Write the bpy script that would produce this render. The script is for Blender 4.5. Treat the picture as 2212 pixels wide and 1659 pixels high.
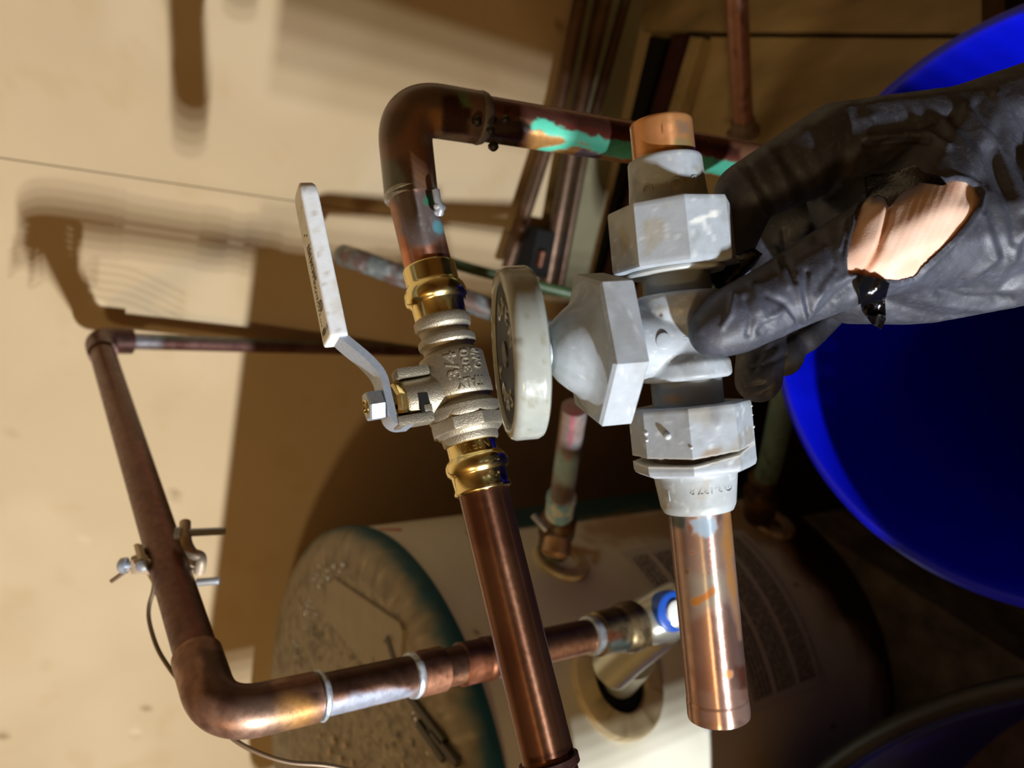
import bpy, bmesh, math
import numpy as np
from mathutils import Vector, Matrix
from mathutils.bvhtree import BVHTree

# ------------------------------------------------------------------ camera, world, lights, exposure
W, H = 2212, 1659
FPX = 1662.0
TH = math.radians(37.0)
CAM = np.array([0.0, 0.0, 1.25])
FWD = np.array([0.0, math.cos(TH), -math.sin(TH)])
UPW = np.array([0.0, math.sin(TH), math.cos(TH)])      # photo left
RGT = np.array([1.0, 0.0, 0.0])                        # photo top
XC, YC = -UPW, RGT                                     # photo right, photo up

sc = bpy.context.scene
for o in list(bpy.data.objects):
    bpy.data.objects.remove(o)
col = sc.collection
cd = bpy.data.cameras.new('camera')
cam = bpy.data.objects.new('camera', cd)
col.objects.link(cam)
M = Matrix([[XC[i], YC[i], -FWD[i], CAM[i]] for i in range(3)] + [[0, 0, 0, 1]])
cam.matrix_world = M
cd.sensor_fit = 'HORIZONTAL'
cd.sensor_width = 34.6
cd.lens = 34.6 * FPX / W
cd.clip_start = 0.02
cd.clip_end = 30
cd.dof.use_dof = True
cd.dof.focus_distance = 0.305
cd.dof.aperture_fstop = 9.0
sc.camera = cam

world = bpy.data.worlds.new('world')
sc.world = world
world.use_nodes = True
world.node_tree.nodes['Background'].inputs[0].default_value = (1.0, 0.78, 0.5, 1)
world.node_tree.nodes['Background'].inputs[1].default_value = 0.02

sc.view_settings.view_transform = 'Standard'
sc.view_settings.look = 'None'
sc.view_settings.gamma = 1.0
sc.view_settings.use_curve_mapping = False
sc.view_settings.exposure = 0.0

LAMP = CAM + np.array([-1.02, -0.84, -0.20])
LAMP_AIM = CAM + np.array([0.22, 0.75, -0.10])
KEY_W = 33.0
LED_N = 5
LED_PITCH = 0.022
_d = LAMP_AIM - LAMP
_d /= np.linalg.norm(_d)
LAMP_RIGHT = np.cross(_d, [0, 0, 1.0]); LAMP_RIGHT /= np.linalg.norm(LAMP_RIGHT)
LAMP_UP = np.cross(LAMP_RIGHT, _d)
for i in range(LED_N):
    ld = bpy.data.lights.new('led_lamp', 'SPOT')
    ld.energy = KEY_W
    ld.color = (0.90, 0.95, 1.0)
    ld.spot_size = math.radians(112)
    ld.spot_blend = 1.0
    ld.shadow_soft_size = 0.007
    lo = bpy.data.objects.new('led_lamp', ld)
    p = LAMP + LAMP_RIGHT * (i - (LED_N - 1) / 2) * LED_PITCH + _d * 0.012
    lo.location = p
    lo.rotation_euler = Vector(_d).to_track_quat('-Z', 'Y').to_euler()
    col.objects.link(lo)
# unseen warm fill light, added to lift the shade, high on the camera side
bl = bpy.data.lights.new('fill_light', 'POINT')
bl.energy = 34.0
bl.color = (1.0, 0.72, 0.36)
bl.shadow_soft_size = 0.12
bo = bpy.data.objects.new('fill_light', bl)
bo.location = (-1.45, -0.85, 2.10)
col.objects.link(bo)

# ------------------------------------------------------------------ helpers
rng = np.random.default_rng(7)


def P(px, py, d):
    """point seen at photo pixel (px,py), d metres along the optical axis"""
    return CAM + d * (FWD + (px - W / 2) / FPX * XC + (H / 2 - py) / FPX * YC)


def cdir(x, y, z):
    """direction in photo space: x right, y down, z away from the lens"""
    v = x * XC - y * YC + z * FWD
    return v / np.linalg.norm(v)


def ray(px, py):
    return FWD + (px - W / 2) / FPX * XC + (H / 2 - py) / FPX * YC


def proj(v):
    r = np.asarray(v) - CAM
    d = r @ FWD
    d = np.where(d < 1e-4, 1e-4, d)
    return W / 2 + FPX * (r @ XC) / d, H / 2 - FPX * (r @ YC) / d, d


def on_plane(px, py, n, q):
    r = ray(px, py)
    t = np.dot(np.asarray(q) - CAM, n) / np.dot(r, n)
    return CAM + t * r


YAW = math.radians(20)
WN = np.array([math.sin(YAW), math.cos(YAW), 0.0])     # points away from the camera, into the wall
WT = np.array([math.cos(YAW), -math.sin(YAW), 0.0])    # along the wall, to the photo's top
WD = 0.845


def on_wall(px, py, off=0.0):
    return on_plane(px, py, WN, CAM + WN * (WD - off))


def on_level(px, py, z):
    return on_plane(px, py, np.array([0, 0, 1.0]), np.array([0, 0, z]))


def srgb(r, g, b):
    c = np.array([r, g, b], float) / 255
    return np.where(c <= 0.04045, c / 12.92, ((c + 0.055) / 1.055) ** 2.4)


def rgba(r, g, b):
    return tuple(srgb(r, g, b)) + (1.0,)


def _hash(ix, iy, iz, seed):
    n = (ix * 374761393 + iy * 668265263 + iz * 2147483647 + seed * 974634777) & 0x7FFFFFFF
    n = ((n ^ (n >> 13)) * 1274126177) & 0x7FFFFFFF
    n = n ^ (n >> 16)
    return (n & 0xFFFF) / 65535.0


def vnoise(p, scale, seed=0, octaves=3):
    """value noise in 0..1 at points p (N,3); scale = cells per metre"""
    p = np.asarray(p, float)
    out = np.zeros(len(p)); amp = 1.0; tot = 0.0
    for o in range(octaves):
        q = p * scale * (2 ** o) + 17.3 * (o + 1) + seed * 3.7
        i = np.floor(q).astype(np.int64)
        f = q - i
        f = f * f * (3 - 2 * f)
        r = 0
        for dx in (0, 1):
            for dy in (0, 1):
                for dz in (0, 1):
                    w = ((f[:, 0] if dx else 1 - f[:, 0]) * (f[:, 1] if dy else 1 - f[:, 1])
                         * (f[:, 2] if dz else 1 - f[:, 2]))
                    r = r + w * _hash(i[:, 0] + dx, i[:, 1] + dy, i[:, 2] + dz, seed + o)
        out += amp * r; tot += amp; amp *= 0.5
    return out / tot


def smooth01(x, a, b):
    t = np.clip((x - a) / (b - a), 0, 1)
    return t * t * (3 - 2 * t)


def seg_dist(u, v, pts):
    """distance in photo pixels to a polyline"""
    d = np.full(len(u), 1e9)
    for (x0, y0), (x1, y1) in zip(pts[:-1], pts[1:]):
        dx, dy = x1 - x0, y1 - y0
        t = np.clip(((u - x0) * dx + (v - y0) * dy) / (dx * dx + dy * dy + 1e-9), 0, 1)
        d = np.minimum(d, np.hypot(u - x0 - t * dx, v - y0 - t * dy))
    return d


def poly_sd(u, v, pts):
    """signed distance to a polygon, negative inside"""
    d = seg_dist(u, v, list(pts) + [pts[0]])
    inside = np.zeros(len(u), bool)
    n = len(pts)
    for i in range(n):
        x0, y0 = pts[i]; x1, y1 = pts[(i + 1) % n]
        c = ((y0 > v) != (y1 > v)) & (u < (x1 - x0) * (v - y0) / (y1 - y0 + 1e-12) + x0)
        inside ^= c
    return np.where(inside, -d, d)


class Paint:
    """stains and patina with shapes of their own, kept in a colour attribute (alpha = bare metal)"""

    def __init__(self, v, base, metal=0.0):
        self.v = np.asarray(v, float)
        self.u, self.w, self.d = proj(self.v)
        self.c = np.zeros((len(self.v), 4))
        self.c[:, :3] = srgb(*base)
        self.c[:, 3] = metal

    def mix(self, m, colr, metal=None):
        m = np.clip(m, 0, 1)[:, None]
        self.c[:, :3] = self.c[:, :3] * (1 - m) + srgb(*colr) * m
        if metal is not None:
            self.c[:, 3] = self.c[:, 3] * (1 - m[:, 0]) + metal * m[:, 0]
        return self

    def noise(self, scale, lo, hi, colr, amt=1.0, seed=0, metal=None, stretch=None, octaves=3):
        p = self.v if stretch is None else self.v @ stretch
        return self.mix(smooth01(vnoise(p, scale, seed, octaves), lo, hi) * amt, colr, metal)

    def _jit(self, jit, jscale, seed):
        return (vnoise(self.v, jscale, seed + 50, 3) - 0.5) * 2 * jit if jit else 0

    def line(self, pts, width, colr, soft=4, jit=0, jscale=300, amt=1.0, seed=0, metal=None):
        d = seg_dist(self.u, self.w, pts) + self._jit(jit, jscale, seed)
        return self.mix((1 - smooth01(d, width / 2 - soft, width / 2 + soft)) * amt, colr, metal)

    def poly(self, pts, colr, soft=4, jit=0, jscale=300, amt=1.0, seed=0, metal=None):
        d = poly_sd(self.u, self.w, pts) + self._jit(jit, jscale, seed)
        return self.mix((1 - smooth01(d, -soft, soft)) * amt, colr, metal)

    def spot(self, x, y, rx, ry, colr, soft=0.3, jit=0, jscale=300, amt=1.0, seed=0, metal=None):
        d = np.hypot((self.u - x) / rx, (self.w - y) / ry) + self._jit(jit, jscale, seed)
        return self.mix((1 - smooth01(d, 1 - soft, 1 + soft)) * amt, colr, metal)


def mesh_obj(name, v, f, mat, parent=None, smooth=True, angle=35, paint=None):
    v = np.asarray(v, float)
    base = np.array(parent['_base']) if parent is not None and '_base' in parent else np.zeros(3)
    me = bpy.data.meshes.new(name)
    me.from_pydata([tuple(x) for x in v - base], [], [tuple(int(i) for i in q) for q in f])
    bm = bmesh.new(); bm.from_mesh(me)
    bmesh.ops.recalc_face_normals(bm, faces=bm.faces)
    bm.to_mesh(me); bm.free()
    return finish(name, me, mat, parent, smooth, angle, paint)


def finish(name, me, mat, parent=None, smooth=True, angle=35, paint=None):
    if smooth:
        me.polygons.foreach_set('use_smooth', [True] * len(me.polygons))
        if angle < 180:
            me.set_sharp_from_angle(angle=math.radians(angle))
    if paint is not None:
        a = me.color_attributes.new('stain', 'FLOAT_COLOR', 'POINT')
        a.data.foreach_set('color', paint.c.astype(np.float32).ravel())
    me.materials.append(mat)
    o = bpy.data.objects.new(name, me)
    col.objects.link(o)
    if parent is not None:
        o.parent = parent
        if '_base' in parent:
            o['_base'] = parent['_base']
            o.location = (0, 0, 0)
            if parent.type == 'EMPTY':
                pass
    return o


def mverts(o):
    n = len(o.data.vertices)
    a = np.empty(n * 3)
    o.data.vertices.foreach_get('co', a)
    b = np.array(o['_base']) if '_base' in o else np.zeros(3)
    return a.reshape(-1, 3) + b


def thing(name, label, cat, base, group=None):
    o = bpy.data.objects.new(name, None)
    o.empty_display_size = 0.02
    o.location = tuple(base)
    o['_base'] = [float(x) for x in base]
    o['label'] = label; o['category'] = cat
    if group: o['group'] = group
    col.objects.link(o)
    return o


def tag(o, label, cat, group=None, kind=None):
    o['label'] = label; o['category'] = cat
    if group: o['group'] = group
    if kind: o['kind'] = kind
    return o


def frame(A):
    """e1 towards the camera (square to axis A), e2 = A x e1"""
    A = np.asarray(A, float)
    t = -FWD - A * np.dot(-FWD, A)
    if np.linalg.norm(t) < 1e-3:
        t = XC - A * np.dot(XC, A)
    e1 = t / np.linalg.norm(t)
    return e1, np.cross(A, e1)


def ring_faces(nr, n, cap0=True, cap1=True):
    f = []
    for i in range(nr - 1):
        for j in range(n):
            k = (j + 1) % n
            f.append((i * n + j, i * n + k, (i + 1) * n + k, (i + 1) * n + j))
    if cap0: f.append(tuple(range(n - 1, -1, -1)))
    if cap1: f.append(tuple((nr - 1) * n + j for j in range(n)))
    return f


def lathe(profile, O, A, n=64, sides=0, phase=0.0, trunc=0.985, wob=0.0):
    """surface of revolution (or of a polygon with slightly blunted corners) about axis A from O"""
    A = np.asarray(A, float) / np.linalg.norm(A)
    e1, e2 = frame(A)
    if sides: n = sides * 10
    th = np.arange(n) * 2 * math.pi / n + (phase if sides else 0.0)
    k = np.ones(n)
    if sides:
        a = math.pi / sides
        m = np.mod(th - phase, 2 * a) - a
        k = np.minimum(math.cos(a) / np.cos(m), 1.0)
    ct, st = np.cos(th) * k, np.sin(th) * k
    v = []
    for s, r in profile:
        v.append(np.asarray(O) + A * s + r * (ct[:, None] * e1 + st[:, None] * e2))
    v = np.vstack(v)
    return v, ring_faces(len(profile), n)


def resample(path, step):
    path = np.asarray(path, float)
    out = [path[0]]
    for a, b in zip(path[:-1], path[1:]):
        k = max(1, int(np.linalg.norm(b - a) / step))
        for i in range(1, k + 1):
            out.append(a + (b - a) * i / k)
    return np.array(out)


def rounded(path, rad, n=10):
    """fillet the corners of a polyline"""
    path = [np.asarray(p, float) for p in path]
    out = [path[0]]
    for i in range(1, len(path) - 1):
        p, q, r = path[i - 1], path[i], path[i + 1]
        a = (p - q); b = (r - q)
        la, lb = np.linalg.norm(a), np.linalg.norm(b)
        R = min(rad, la * 0.49, lb * 0.49)
        s, e = q + a / la * R, q + b / lb * R
        for k in range(n + 1):
            t = k / n
            out.append((1 - t) ** 2 * s + 2 * t * (1 - t) * q + t * t * e)
    out.append(path[-1])
    return np.array(out)


def catmull(pts, n=10):
    pts = [np.asarray(p, float) for p in pts]
    pts = [2 * pts[0] - pts[1]] + pts + [2 * pts[-1] - pts[-2]]
    out = []
    for i in range(1, len(pts) - 2):
        p0, p1, p2, p3 = pts[i - 1:i + 3]
        for k in range(n):
            t = k / n
            out.append(0.5 * (2 * p1 + (p2 - p0) * t + (2 * p0 - 5 * p1 + 4 * p2 - p3) * t * t
                              + (3 * p1 - p0 - 3 * p2 + p3) * t ** 3))
    out.append(pts[-2])
    return np.array(out)


def tube(path, rad, n=32, caps=True):
    path = np.asarray(path, float)
    m = len(path)
    if np.isscalar(rad): rad = np.full(m, rad)
    T = np.gradient(path, axis=0)
    T /= np.linalg.norm(T, axis=1)[:, None]
    e1, _ = frame(T[0])
    v = []
    th = np.arange(n) * 2 * math.pi / n
    for i in range(m):
        e1 = e1 - T[i] * np.dot(e1, T[i]); e1 /= np.linalg.norm(e1)
        e2 = np.cross(T[i], e1)
        v.append(path[i] + rad[i] * (np.cos(th)[:, None] * e1 + np.sin(th)[:, None] * e2))
    return np.vstack(v), ring_faces(m, n, caps, caps)


def box_v(c, ax, ay, az, hx, hy, hz):
    c = np.asarray(c, float)
    v = [c + sx * hx * ax + sy * hy * ay + sz * hz * az for sx in (-1, 1) for sy in (-1, 1) for sz in (-1, 1)]
    f = [(0, 1, 3, 2), (4, 6, 7, 5), (0, 4, 5, 1), (2, 3, 7, 6), (0, 2, 6, 4), (1, 5, 7, 3)]
    return np.array(v), f


def bevel(o, w, seg=2):
    bm = bmesh.new(); bm.from_mesh(o.data)
    bmesh.ops.bevel(bm, geom=bm.edges[:], offset=w, segments=seg, affect='EDGES', profile=0.6)
    bm.to_mesh(o.data); bm.free()
    o.data.polygons.foreach_set('use_smooth', [True] * len(o.data.polygons))
    o.data.set_sharp_from_angle(angle=math.radians(50))
    return o


def join_v(parts):
    vs, fs, k = [], [], 0
    for v, f in parts:
        vs.append(np.asarray(v)); fs += [tuple(i + k for i in q) for q in f]; k += len(v)
    return np.vstack(vs), fs


def text_mesh(s, size, depth, bev=0.0):
    c = bpy.data.curves.new('tmp', 'FONT')
    c.body = s; c.size = size; c.extrude = depth; c.align_x = 'CENTER'; c.align_y = 'CENTER'
    c.bevel_depth = bev; c.resolution_u = 3
    o = bpy.data.objects.new('tmp', c); col.objects.link(o)
    dg = bpy.context.evaluated_depsgraph_get(); dg.update()
    me = bpy.data.meshes.new_from_object(o.evaluated_get(dg))
    v = np.array([tuple(x.co) for x in me.vertices]); f = [tuple(p.vertices) for p in me.polygons]
    bpy.data.objects.remove(o); bpy.data.curves.remove(c); bpy.data.meshes.remove(me)
    return v, f


def remeshed(v, f, voxel, iters=6, sub=0):
    """one continuous surface grown over overlapping closed pieces"""
    me = bpy.data.meshes.new('tmp')
    me.from_pydata([tuple(x) for x in v], [], [tuple(q) for q in f])
    bm = bmesh.new(); bm.from_mesh(me); bmesh.ops.recalc_face_normals(bm, faces=bm.faces); bm.to_mesh(me); bm.free()
    o = bpy.data.objects.new('tmp', me); col.objects.link(o)
    m = o.modifiers.new('r', 'REMESH'); m.mode = 'VOXEL'; m.voxel_size = voxel; m.adaptivity = 0
    m = o.modifiers.new('s', 'SMOOTH'); m.factor = 0.5; m.iterations = iters
    if sub:
        m = o.modifiers.new('d', 'SUBSURF'); m.levels = sub; m.render_levels = sub
    dg = bpy.context.evaluated_depsgraph_get(); dg.update()
    r = bpy.data.meshes.new_from_object(o.evaluated_get(dg))
    a = np.empty(len(r.vertices) * 3); r.vertices.foreach_get('co', a)
    vv = a.reshape(-1, 3); ff = [tuple(p.vertices) for p in r.polygons]
    bpy.data.objects.remove(o); bpy.data.meshes.remove(me); bpy.data.meshes.remove(r)
    return vv, ff


def vnormals(v, f):
    n = np.zeros_like(v)
    fa = np.array([q[:4] if len(q) >= 4 else (q[0], q[1], q[2], q[2]) for q in f])
    fn = np.cross(v[fa[:, 2]] - v[fa[:, 0]], v[fa[:, 3]] - v[fa[:, 1]])
    tri = fa[:, 2] == fa[:, 3]
    if tri.any():
        fn[tri] = np.cross(v[fa[tri, 1]] - v[fa[tri, 0]], v[fa[tri, 2]] - v[fa[tri, 0]])
    for k in range(4):
        np.add.at(n, fa[:, k], fn)
    return n / (np.linalg.norm(n, axis=1)[:, None] + 1e-12)


def fit(tv, length, height):
    tv = tv.copy()
    for k, s in ((0, length), (1, height)):
        c = (tv[:, k].max() + tv[:, k].min()) / 2; e = tv[:, k].max() - tv[:, k].min()
        tv[:, k] = (tv[:, k] - c) * s / e
    return tv


# ------------------------------------------------------------------ materials
def mat_base(name):
    m = bpy.data.materials.new(name)
    m.use_nodes = True
    nt = m.node_tree
    return m, nt, nt.nodes, nt.links, nt.nodes['Principled BSDF']


def material(name, colr=(128, 128, 128), rough=0.5, metal=0.0, bump=0.0, bscale=200, var=0.0, vscale=40,
             spec=0.5, paint=False, coat=0.0, rvar=0.0, aniso=None, trans=0.0, sss=0.0, tangent=None):
    m, nt, N, L, b = mat_base(name)
    b.inputs['Roughness'].default_value = rough
    b.inputs['Metallic'].default_value = metal
    b.inputs['Specular IOR Level'].default_value = spec
    b.inputs['Coat Weight'].default_value = coat
    b.inputs['Coat Roughness'].default_value = 0.15
    if trans: b.inputs['Transmission Weight'].default_value = trans
    if sss:
        b.inputs['Subsurface Weight'].default_value = sss
        b.inputs['Subsurface Radius'].default_value = (1.0, 0.35, 0.2)
        b.inputs['Subsurface Scale'].default_value = 0.004
    if tangent is not None:          # brushed round the pipe: the highlight runs along it
        tg = N.new('ShaderNodeCombineXYZ')
        for k in range(3): tg.inputs[k].default_value = float(tangent[k])
        b.inputs['Anisotropic'].default_value = 0.9
        L.new(tg.outputs[0], b.inputs['Tangent'])
    geo = N.new('ShaderNodeNewGeometry')
    pos = geo.outputs['Position']
    if aniso is not None:
        mp = N.new('ShaderNodeMapping'); mp.vector_type = 'POINT'
        mp.inputs['Scale'].default_value = aniso
        L.new(pos, mp.inputs['Vector']); pos = mp.outputs['Vector']
    if paint:
        at = N.new('ShaderNodeAttribute'); at.attribute_name = 'stain'
        src = at.outputs['Color']
        L.new(at.outputs['Alpha'], b.inputs['Metallic'])
    else:
        rg = N.new('ShaderNodeRGB'); rg.outputs[0].default_value = rgba(*colr)
        src = rg.outputs[0]
    if var:
        nz = N.new('ShaderNodeTexNoise'); nz.inputs['Scale'].default_value = vscale; nz.inputs['Detail'].default_value = 6
        L.new(pos, nz.inputs['Vector'])
        mr = N.new('ShaderNodeMapRange')
        mr.inputs['From Min'].default_value = 0.3; mr.inputs['From Max'].default_value = 0.7
        mr.inputs['To Min'].default_value = 1 - var; mr.inputs['To Max'].default_value = 1 + var
        L.new(nz.outputs['Fac'], mr.inputs['Value'])
        mx = N.new('ShaderNodeVectorMath'); mx.operation = 'SCALE'
        L.new(src, mx.inputs[0]); L.new(mr.outputs['Result'], mx.inputs['Scale'])
        src = mx.outputs['Vector']
    L.new(src, b.inputs['Base Color'])
    if rvar:
        n3 = N.new('ShaderNodeTexNoise'); n3.inputs['Scale'].default_value = vscale * 1.7; n3.inputs['Detail'].default_value = 5
        L.new(pos, n3.inputs['Vector'])
        m3 = N.new('ShaderNodeMapRange')
        m3.inputs['From Min'].default_value = 0.35; m3.inputs['From Max'].default_value = 0.65
        m3.inputs['To Min'].default_value = max(0.02, rough - rvar); m3.inputs['To Max'].default_value = min(1, rough + rvar)
        L.new(n3.outputs['Fac'], m3.inputs['Value']); L.new(m3.outputs['Result'], b.inputs['Roughness'])
    if bump:
        n2 = N.new('ShaderNodeTexNoise'); n2.inputs['Scale'].default_value = bscale; n2.inputs['Detail'].default_value = 4
        L.new(pos, n2.inputs['Vector'])
        bp = N.new('ShaderNodeBump'); bp.inputs['Strength'].default_value = bump; bp.inputs['Distance'].default_value = 0.001
        L.new(n2.outputs['Fac'], bp.inputs['Height']); L.new(bp.outputs['Normal'], b.inputs['Normal'])
    return m


m_copper = material('tarnished_copper', rough=0.27, paint=True, var=0.04, vscale=200, bump=0.03, bscale=900, rvar=0.03)
_ax = P(1553, 1545, 0.2772) - P(1427, 265, 0.2752)
m_copper_tail = material('brushed_copper', rough=0.30, paint=True, var=0.04, vscale=200, bump=0.02, bscale=900, rvar=0.03, tangent=_ax / np.linalg.norm(_ax))
_ax = P(1185, 1640, 0.315) - P(890, 430, 0.365)
m_copper_line = material('drawn_copper', rough=0.32, paint=True, var=0.05, vscale=200, bump=0.02, bscale=900, rvar=0.03, tangent=_ax / np.linalg.norm(_ax))
m_copper_far = material('old_copper', rough=0.42, paint=True, var=0.12, vscale=160, bump=0.08, bscale=500, rvar=0.07)
m_brass = material('polished_brass', (236, 216, 150), rough=0.19, metal=1.0, bump=0.02, bscale=500, rvar=0.05)
m_cast = material('sandblasted_bronze', (172, 164, 146), rough=0.52, metal=0.82, bump=0.30, bscale=1500, var=0.10, vscale=900)
m_pvc = material('grey_plastic', rough=0.42, paint=True, spec=0.45, bump=0.05, bscale=700, var=0.06, vscale=250, rvar=0.08)
m_wheel = material('grey_wheel_plastic', rough=0.20, paint=True, spec=0.5, bump=0.03, bscale=300, var=0.05, vscale=200, rvar=0.06)
m_white_vinyl = material('white_vinyl', rough=0.38, paint=True, var=0.05, vscale=300, bump=0.03, bscale=900)
m_zinc = material('zinc_steel', (176, 186, 200), rough=0.42, metal=0.55, bump=0.08, bscale=900, var=0.08, vscale=500)
m_ink = material('grey_print', (92, 84, 74), rough=0.6)
m_glove = material('black_nitrile', rough=0.56, paint=True, spec=0.6, bump=0.12, bscale=1400, rvar=0.06, vscale=90)
m_glove_wet = material('wet_black_nitrile', (12, 12, 14), rough=0.14, spec=0.7, bump=0.35, bscale=700)
m_skin = material('skin', rough=0.48, paint=True, sss=0.12, bump=0.10, bscale=1600, spec=0.4)
m_blue = material('blue_plastic', (5, 16, 208), rough=0.34, spec=0.45, bump=0.03, bscale=120, var=0.06, vscale=30)
m_blue_dark = material('navy_plastic', (10, 14, 120), rough=0.4, spec=0.4, var=0.1, vscale=20)
m_black_rim = material('black_rubber', (28, 26, 24), rough=0.5, var=0.2, vscale=60)
m_wall = material('tan_wallboard', rough=0.75, paint=True, var=0.025, vscale=9, bump=0.04, bscale=60, spec=0.2)
m_plain = material('tan_paint', (176, 148, 104), rough=0.8, var=0.05, vscale=4, spec=0.2)
m_wood = material('rough_plank', (152, 134, 98), rough=0.85, var=0.32, vscale=22, bump=0.35, bscale=90, spec=0.15,
                  aniso=(1.0, 0.35, 1.0))
m_wood_red = material('red_stained_wood', (58, 18, 12), rough=0.8, var=0.2, vscale=30)
m_board = material('grey_board', (128, 122, 96), rough=0.8, var=0.10, vscale=14, spec=0.15)
m_dark = material('dark_floor', (42, 36, 28), rough=0.95, var=0.3, vscale=30, bump=0.4, bscale=80, spec=0.05)
m_black = material('black_shade_and_case', (10, 9, 8), rough=0.9)  # plain black: painted shade in gap, port and boss window, and the box case
m_jacket = material('enamel_jacket', rough=0.36, paint=True, var=0.04, vscale=12, spec=0.4)
m_teal = material('teal_plastic', rough=0.55, paint=True, var=0.08, vscale=60, bump=0.12, bscale=500, spec=0.3)
m_flange = material('cream_plastic', rough=0.45, paint=True, var=0.05, vscale=80)
m_drop = material('water_drop', (235, 240, 245), rough=0.04, trans=1.0)
m_wire = material('ground_wire', (120, 100, 78), rough=0.4, metal=0.5, var=0.15, vscale=90)
m_bronze_clamp = material('cast_bronze_clamp', (196, 176, 150), rough=0.5, metal=0.35, var=0.15, vscale=200, bump=0.1, bscale=700)
m_blue_cap = material('blue_handle_cap', (38, 92, 200), rough=0.35)
m_white_cap = material('white_cap', (232, 236, 232), rough=0.35)
m_nickel = material('nickel_plate', (196, 200, 190), rough=0.3, metal=0.55, var=0.06, vscale=150)
m_red = material('red_plastic', (190, 40, 40), rough=0.4)
m_solder = material('dull_solder', (176, 182, 190), rough=0.38, metal=0.35, var=0.15, vscale=500, bump=0.2, bscale=500)
m_lamp = material('lamp_housing', (200, 170, 30), rough=0.5)


def label_material():
    m, nt, N, L, b = mat_base('printed_label')
    b.inputs['Roughness'].default_value = 0.6
    uv = N.new('ShaderNodeUVMap')
    sep = N.new('ShaderNodeSeparateXYZ'); L.new(uv.outputs['UV'], sep.inputs[0])
    # rows of tiny print: along v
    row = N.new('ShaderNodeMath'); row.operation = 'MULTIPLY'; row.inputs[1].default_value = 30.0
    L.new(sep.outputs['Y'], row.inputs[0])
    fr = N.new('ShaderNodeMath'); fr.operation = 'FRACT'; L.new(row.outputs[0], fr.inputs[0])
    band = N.new('ShaderNodeMath'); band.operation = 'LESS_THAN'; band.inputs[1].default_value = 0.66
    L.new(fr.outputs[0], band.inputs[0])
    mp = N.new('ShaderNodeMapping'); mp.inputs['Scale'].default_value = (58, 62, 1)
    L.new(uv.outputs['UV'], mp.inputs['Vector'])
    nz = N.new('ShaderNodeTexNoise'); nz.inputs['Scale'].default_value = 1.0; nz.inputs['Detail'].default_value = 3
    L.new(mp.outputs[0], nz.inputs['Vector'])
    gt = N.new('ShaderNodeMath'); gt.operation = 'GREATER_THAN'; gt.inputs[1].default_value = 0.42
    L.new(nz.outputs['Fac'], gt.inputs[0])
    # paragraph gaps
    par = N.new('ShaderNodeMath'); par.operation = 'MULTIPLY'; par.inputs[1].default_value = 5.3
    L.new(sep.outputs['Y'], par.inputs[0])
    pf = N.new('ShaderNodeMath'); pf.operation = 'FRACT'; L.new(par.outputs[0], pf.inputs[0])
    pg = N.new('ShaderNodeMath'); pg.operation = 'LESS_THAN'; pg.inputs[1].default_value = 0.8; L.new(pf.outputs[0], pg.inputs[0])
    # margins
    def inside(sock, a, bb):
        g = N.new('ShaderNodeMath'); g.operation = 'GREATER_THAN'; g.inputs[1].default_value = a; L.new(sock, g.inputs[0])
        l = N.new('ShaderNodeMath'); l.operation = 'LESS_THAN'; l.inputs[1].default_value = bb; L.new(sock, l.inputs[0])
        k = N.new('ShaderNodeMath'); k.operation = 'MULTIPLY'; L.new(g.outputs[0], k.inputs[0]); L.new(l.outputs[0], k.inputs[1])
        return k.outputs[0]
    mul = None
    for s in (band.outputs[0], gt.outputs[0], pg.outputs[0], inside(sep.outputs['X'], 0.05, 0.95), inside(sep.outputs['Y'], 0.04, 0.96)):
        if mul is None: mul = s
        else:
            k = N.new('ShaderNodeMath'); k.operation = 'MULTIPLY'; L.new(mul, k.inputs[0]); L.new(s, k.inputs[1]); mul = k.outputs[0]
    mx = N.new('ShaderNodeMix'); mx.data_type = 'RGBA'
    mx.inputs[6].default_value = rgba(214, 210, 204); mx.inputs[7].default_value = rgba(78, 75, 76)
    L.new(mul, mx.inputs[0]); L.new(mx.outputs[2], b.inputs['Base Color'])
    return m


m_label = label_material()

# ------------------------------------------------------------------ the setting
ZL = 0.50          # top of the plank platform
ZP = 0.300         # top of the dirty slab under the tank
# back wall: backing with two wallboard panels proud of it, a seam between them
def wall_uv(p):
    r = np.asarray(p) - CAM
    return r @ WT, r[..., 2] if hasattr(r, 'ndim') and r.ndim > 1 else r[2]

wc = CAM + WN * (WD + 0.035)
wc[2] = 1.25
v, f = box_v(wc + WT * -0.2, WT, WN, np.array([0, 0, 1.0]), 2.3, 0.02, 1.25)
wall = mesh_obj('wall_back', v, f, m_plain, smooth=False)
wall['kind'] = 'structure'
s0 = np.dot(on_wall(100, 376) - CAM, WT); s1 = np.dot(on_wall(800, 443) - CAM, WT)
seam = (s0 + s1) / 2
def panel(a, b, z0, z1, nx, nz):
    xs = np.linspace(a, b, nx); zs = np.linspace(z0, z1, nz)
    vs = []
    for layer in (0, 1):
        X, Z = np.meshgrid(xs, zs, indexing='ij')
        q = CAM + WN * (WD + 0.014 * layer) + X.reshape(-1, 1) * WT
        q[:, 2] = Z.ravel()
        vs.append(q)
    f = []
    k = nx * nz
    for i in range(nx - 1):
        for j in range(nz - 1):
            p = i * nz + j
            f.append((p, p + 1, p + nz + 1, p + nz)); f.append((k + p, k + p + nz, k + p + nz + 1, k + p + 1))
    for i in range(nx - 1):
        for j in (0, nz - 1):
            p = i * nz + j; f.append((p, p + nz, k + p + nz, k + p))
    for j in range(nz - 1):
        for i in (0, nx - 1):
            p = i * nz + j; f.append((p, p + 1, k + p + 1, k + p))
    return np.vstack(vs), f
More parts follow.
